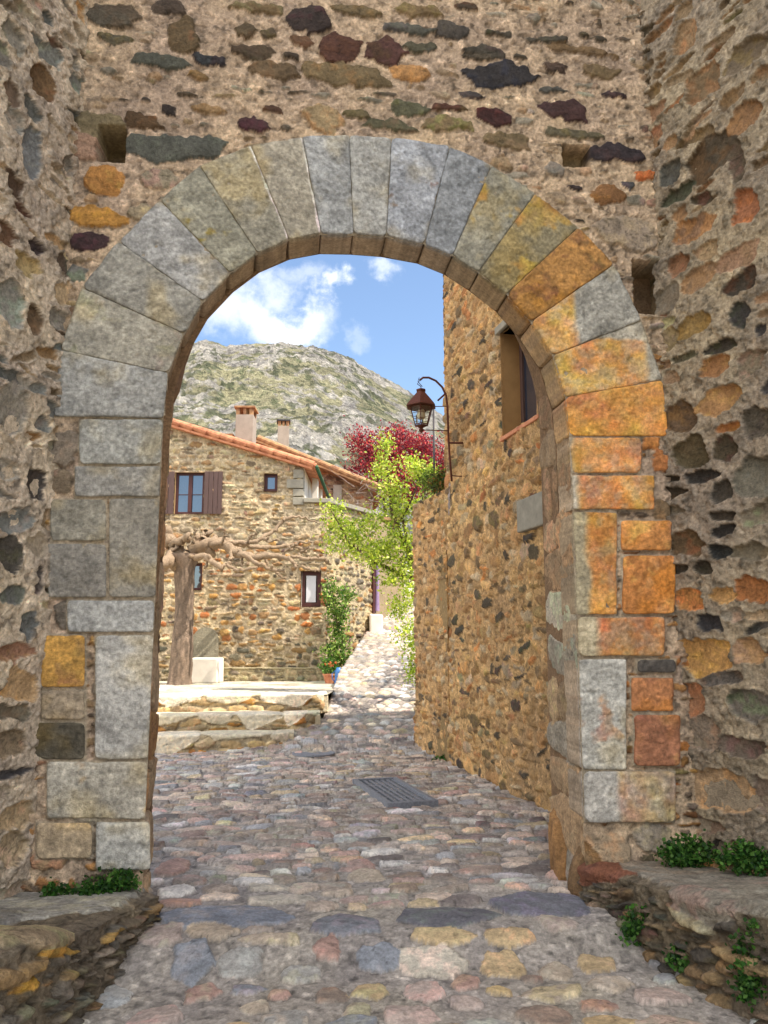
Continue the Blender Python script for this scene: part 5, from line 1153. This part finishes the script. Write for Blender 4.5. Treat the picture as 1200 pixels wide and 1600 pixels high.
# doorway with purple curtain at its right end
dz0, dz1 = P(583, 958, 19.1).z, P(583, 882, 19.1).z
m = MB(); q0, q1_ = ap(aL - .14, .02), ap(aL + .03, .02)
m.prism([ap(aL - .15, .06), ap(aL - .02, .06), ap(aL - .02, -.02), ap(aL - .15, -.02)], dz0, dz1); o = m.build('door_frame', M_FRAME, None); o.parent = an; o.matrix_parent_inverse = ai
m = MB(); m.tube([(*ap(aL - .035 + .03, .08), dz0 + .05), (*ap(aL - .03 + .03, .08), (dz0 + dz1) / 2), (*ap(aL - .03 + .03, .08), dz1 - .02)], [.06, .045, .055], 10); o = m.build('door_curtain', M_PURPLE, None); o.parent = an; o.matrix_parent_inverse = ai
m = MB(); q = P(587, 965, 18.9); m.cc = (220, 214, 200); m.box((q.x, 18.9, q.z - .2), (.3, .35, .55), jit=.02); o = m.build('door_step', M_WHITE, None, bevel=.04); o.parent = an; o.matrix_parent_inverse = ai
# white stone block by the tree
q0, q1 = P(298, 1056, 17.0), P(346, 1028, 17.0); m = MB(); m.box((0, 0, (q1.z - PZ) / 2), (q1.x - q0.x, .42, q1.z - PZ), jit=.006)
o = m.build('stone_block_seat', M_WHITE, bevel=.025); o.location = ((q0.x + q1.x) / 2, 17.1, PZ); o.rotation_euler = (0, 0, R(-14)); tag(o, 'pale square-cut stone block seat beside the plane tree trunk', 'seat')
# planter with flowers and blue watering can at the ramp
q = P(516, 1054, 16.4); pl = empty('terracotta_planter', (q.x, 16.4, PZ), 0, 'terracotta pot with orange flowers at the foot of the ramp', 'planter')
m = MB()
def lathe(m, prof, n=16, cx=0, cy=0):
    rs = [[m.vert((cx + r * math.cos(2 * math.pi * k / n), cy + r * math.sin(2 * math.pi * k / n), z)) for k in range(n)] for z, r in prof]
    for a, b in zip(rs, rs[1:]):
        for k in range(n): m.f.append([a[k], a[(k + 1) % n], b[(k + 1) % n], b[k]])
    m.f.append(rs[0][::-1])
lathe(m, [(0, .09), (.02, .10), (.17, .14), (.17, .155), (.20, .155), (.20, .135), (.16, .13)]); m.build('pot', M_TILE, pl, smooth=False)
leaves('foliage', clumps([((0, 0, .32), (.2, .18, .16))], 420, 5, 9, .04), .06, [(64, 104, 40), (88, 128, 52)], M_LEAF, pl, 5)
for i_ in range(7): leaves('flower', [(math.cos(i_ * 2.4) * .05 * i_ ** .5 + rnd.gauss(0, .012), -.12 + math.sin(i_ * 2.4) * .05 * i_ ** .5 + rnd.gauss(0, .012), .36 + .03 * (i_ % 3) + rnd.gauss(0, .012)) for _ in range(9)], .05, [(222, 120, 60), (230, 160, 130)], M_LEAF, pl, 6)
q = P(529, 1056, 15.9); m = MB(); lathe(m, [(0, .075), (.02, .08), (.26, .07), (.33, .045), (.34, .03)]); m.tube([(.05, 0, .12), (.14, 0, .2), (.19, 0, .33)], [.018, .013, .011], 8); m.tube([(-.06, 0, .28), (-.13, 0, .22), (-.12, 0, .12), (-.07, 0, .06)], .01, 8)
o = m.build('watering_can', M_BLUE, smooth=True); o.location = (q.x, 15.9, PZ); tag(o, 'small blue watering can standing by the flower pot', 'watering can')

# ================================================================== HOUSES BEHIND
B2 = 24.0
b0 = P(400, 690, B2); b1 = P(604, 772, B2)
h2 = empty('rear_house', (b0.x, B2, 2.5), 0, 'older stone house with mossy tiled roof behind the sunlit house', 'house')
SL2 = (b0.z - b1.z) / (b1.x - b0.x)
def r2(x): return b0.z - 2.5 - SL2 * x
W2 = b1.x - b0.x
rg = random.Random(151); S = []
for s in courses(0, 7.5, -3, 7, rg, (.1, .2), (.14, .36), .95, .35, .3, (.01, .04)):
    pool = [(150, 120, 96), (120, 92, 74), (170, 140, 108), (96, 78, 66), (160, 112, 78)]; S.append(s[:6] + (pool[rg.randrange(5)],))
rubble_wall('wall', (0, 0), (W2 - .45, 0), -2.3, r2(0), .03, S, PAL_HOUSE, (176, 150, 122), 152, mat=M_FAR, flip=True, parent=h2, keepf=lambda U, V: V < r2(U) - .05)
m = MB(); m.cc = (170, 140, 110); m.quad((W2 - .45, 0, -2.3), (W2 - .45, 5, -2.3), (W2 - .45, 5, r2(W2 - .45)), (W2 - .45, 0, r2(W2 - .45))); m.build('side_wall', M_FAR, h2)
for xa in (1.95, 2.5):
    m = MB(); m.box((xa, -.06, r2(xa) - 1.0), (.26, .12, 1.3)); m.build('sunlit_patch', M_PLASTER, h2, bevel=.01)  # pale boxes stand in for sunlit parts of this wall
xs = np.linspace(-.1, W2, 60); ysr = np.linspace(-.4, 5, 300); XX, YY = np.meshgrid(xs, ysr)
ZZ = r2(XX) + .05 * np.abs(np.sin(YY * math.pi / .24)) + .02 * ((XX / .35) % 1) + .02 * fbm(XX, YY, 1, 3, 4)
c2 = np.array((158, 112, 82))[None, None] * (1 + .3 * vnoise(np.floor(XX / .35) * 3.7, np.floor(YY / .24) * 5.1, 5) - .15)[..., None]
grid_mesh('roof', np.stack([XX, YY, ZZ], -1), c2, M_FAR, h2)
m = MB()
for i in range(int((W2 + .1) / .3)):
    x = W2 - i * .3; m.tube([(x + .02, -.4, r2(x) + .03), (x - .36, -.4, r2(x - .36) + .06)], [.10, .08], 10)
m.build('verge_tile_row', M_TILE_OLD, h2)
m = MB(); m.prism([(-.1, -.45), (W2, -.45), (W2, 0), (-.1, 0)], 0, .06)
for i, v_ in enumerate(m.v): m.v[i] = (v_[0], v_[1], v_[2] + r2(v_[0]) - .1)
m.build('verge_course', M_TILE_OLD, h2)
q = P(443, 668, B2 + 1); chimney(h2, q.x - b0.x, 1, r2(q.x - b0.x) - .2, .36, .4, q.z - 2.5 - r2(q.x - b0.x) + .2, M_PLASTER, False)
# third house up the lane closing the street
b3 = P(560, 860, 30); h3 = empty('upper_house', (b3.x + .4, 31, 3), 0, 'plain stone house at the top of the lane behind the green tree', 'house')
S = courses(0, 5, -1, 4, random.Random(155), (.12, .24), (.16, .4), .95, .3, .3, (.01, .04))
rubble_wall('wall', (-2.6, 0), (1.0, 0), -2, 3.2, .04, S, [(2, 150, 140, 130), (1, 120, 110, 104), (2, 160, 140, 120)], (150, 138, 126), 156, mat=M_FAR, flip=True, parent=h3)
m = MB(); m.cc = (170, 120, 90); m.box((-.8, 1.9, 3.3), (4.2, 4.4, .12)); m.build('roof', M_TILE_OLD, h3, bevel=.02)
m = MB(); m.cc = (150, 140, 130); m.box((-.8, 2.0, .6), (3.6, 3.9, 5.2)); m.build('house_body', M_FAR, h3)
# bare vine tangle on the rear house
m = MB(); m.cc = (140, 126, 116); rg = random.Random(160); q = P(575, 790, 22.5)
for i in range(46):
    a = Vector((rg.uniform(-.5, .5), rg.uniform(-.2, .2), rg.uniform(-.4, .9))); b_ = a + Vector((rg.gauss(0, .3), rg.gauss(0, .1), rg.gauss(.05, .35))); m.tube(branch_pts(a, b_, 5, .12, 0, i), [.014, .013, .011, .009, .007, .005], 5)
m.tube([(.1, 0, -2.4), (.0, 0, -1.2), (.1, 0, 0)], [.05, .04, .03], 7)
o = m.build('bare_vine', M_BARK); o.location = q; tag(o, 'tangle of bare grey vine stems in front of the rear house roof', 'vine')

# ================================================================== IRONWORK IN THE STREET
gq = [gp_ for gp_ in []]
def g0(px, py): d_ = ray(px, py); k = (EYE - .02) / -d_.z; return Vector((d_.x * k, d_.y * k, 0))
c4 = [g0(592, 1263), g0(672, 1258), g0(628, 1218), g0(565, 1221)]
cen = sum(c4, Vector()) / 4; gr = empty('drain_grate', (cen.x, cen.y, .028), 0, 'rectangular grey iron drain grate set in the cobbles', 'drain')
ax = ((c4[1] - c4[0]) + (c4[2] - c4[3])) / 2; ay = ((c4[3] - c4[0]) + (c4[2] - c4[1])) / 2
wx_, wy_ = ax.length * .93, ay.length * .93; exv, eyv = ax.normalized(), Vector((-ax.normalized().y, ax.normalized().x, 0))
Mg = Matrix((exv, eyv, Vector((0, 0, 1)))).transposed()
m = MB()
for s_ in (-1, 1): m.box(Mg @ Vector((0, s_ * (wy_ / 2), -.015)), (wx_ + .06, .045, .09), Mg); m.box(Mg @ Vector((s_ * wx_ / 2, 0, -.013)), (.045, wy_ - .05, .09), Mg)
m.build('grate_frame', M_GRATE, gr, bevel=.004)
m = MB(); nb = int(wx_ / .058)
for i in range(nb): m.box(Mg @ Vector((-wx_ / 2 + (i + .5) * wx_ / nb, 0, .0)), (.032, wy_ - .05, .03), Mg)
for i in range(3): m.box(Mg @ Vector((0, -wy_ / 2 + (i + 1) * wy_ / 4, -.003)), (wx_ - .05, .03, .03), Mg)
m.build('grate_bars', M_GRATE, gr, bevel=.002)
m = MB(); m.box((0, 0, -.03), (wx_, wy_, .02), Mg); m.build('pit_shade_plate', M_DARK, gr)  # near-black plate paints the shade below the bars
q = g0(490, 1178); m = MB(); lathe(m, [(0.0, .30), (.02, .30), (.022, .27), (.016, .265), (.016, .0)], 32); o = m.build('manhole_cover', M_GRATE); o.location = (q.x, q.y, .018); tag(o, 'round dark manhole cover sunk among the cobbles near the steps', 'manhole')

# ================================================================== THE MOUNTAIN
RD = 620.
rp = [(-700, 560), (-300, 520), (0, 540), (150, 560), (250, 540), (310, 528), (345, 537), (370, 530), (430, 526), (480, 531), (520, 540), (560, 560), (600, 580), (640, 600), (700, 640), (800, 690), (1000, 760), (1500, 840), (2200, 900)]
az = np.concatenate([np.linspace(-1.1, -.22, 60)[:-1], np.linspace(-.22, .32, 620), np.linspace(.32, 1.3, 60)[1:]])      # azimuth tangent dx/dy
t = np.concatenate([np.linspace(0, .25, 40)[:-1], np.linspace(.25, 1.0, 400), np.linspace(1.0, 1.35, 30)[1:]])
AZ, TT = np.meshgrid(az, t)
pxr = 450 + AZ * F
ridge = EYE + (1000 - np.interp(pxr, [p[0] for p in rp], [p[1] for p in rp])) / F * RD
Yd = 90 + (RD - 90) * TT; Xd = AZ * Yd
prof = np.where(TT <= 1, .30 * TT + .70 * TT ** 1.7, 1 - .8 * (TT - 1))
Zd = 2 + (ridge - 2) * prof
na = fbm(Xd, Yd, 1 / 90, 4, 301); nb_ = fbm(Xd, Yd, 1 / 22, 5, 302, .6); rgd = 1 - np.abs(fbm(Xd, Yd, 1 / 28, 5, 303, .6)) * 2.4
env = sstep(0, .25, TT) * (1 - .55 * sstep(.85, 1.0, TT))
Zd = Zd + env * (9 * na + 3.5 * nb_ + 5.5 * np.maximum(0, rgd - .55) * (.4 + .6 * sstep(-.3, .3, na))) * np.minimum(1, ridge / 120)
Zd += 1.7 * fbm(Xd, Yd, 1 / 5., 4, 304, .7) * env + 1.6 * sstep(.9, 1.0, TT) * fbm(Xd, Yd, 1 / 9., 4, 309, .65) * (TT < 1.01)
rock = sstep(-.04, .20, .9 * (rgd - .45) + .55 * fbm(Xd, Yd, 1 / 13., 5, 305, .65) + .25 * sstep(.85, 1, TT) + .12 * sstep(0, .12, AZ) - .35 * np.exp(-((TT - .80) / .06) ** 2))
scr = sstep(.08, .30, fbm(Xd, Yd, 1 / 5.5, 4, 306, .65) + .25 * fbm(Xd, Yd, 1 / 45., 2, 307))
grass = np.array((172, 165, 130)); green = np.array((118, 122, 90)); rk = np.array((204, 196, 186)); rk2 = np.array((96, 94, 98))
gv = fbm(Xd, Yd, 1 / 30., 4, 308)[..., None]; dots = (sstep(.12, .26, fbm(Xd, Yd * .8, 1 / 3.2, 2, 312)) * sstep(-.2, .2, fbm(Xd, Yd, 1 / 20., 3, 313)))[..., None]
cc = grass[None, None] * (1 + .15 * gv) * (1 - scr[..., None]) + green[None, None] * scr[..., None]
rr = rk[None, None] * (1 - .5 * sstep(-.1, .5, fbm(Xd, Yd * .5, 1 / 3.5, 4, 311, .6))[..., None]) + rk2[None, None] * .5 * sstep(-.1, .5, fbm(Xd, Yd * .5, 1 / 3.5, 4, 311, .6))[..., None]
cc = cc * (1 - rock[..., None] * .9) + rr * rock[..., None] * .9
cc = cc * (1 - .75 * dots) + np.array((92, 96, 72))[None, None] * .75 * dots; Zd = Zd + .8 * dots[..., 0]
o = grid_mesh('mountain', np.stack([Xd, Yd, Zd], -1), np.clip(cc, 20, 240), M_HILL); tag(o, kind='structure')
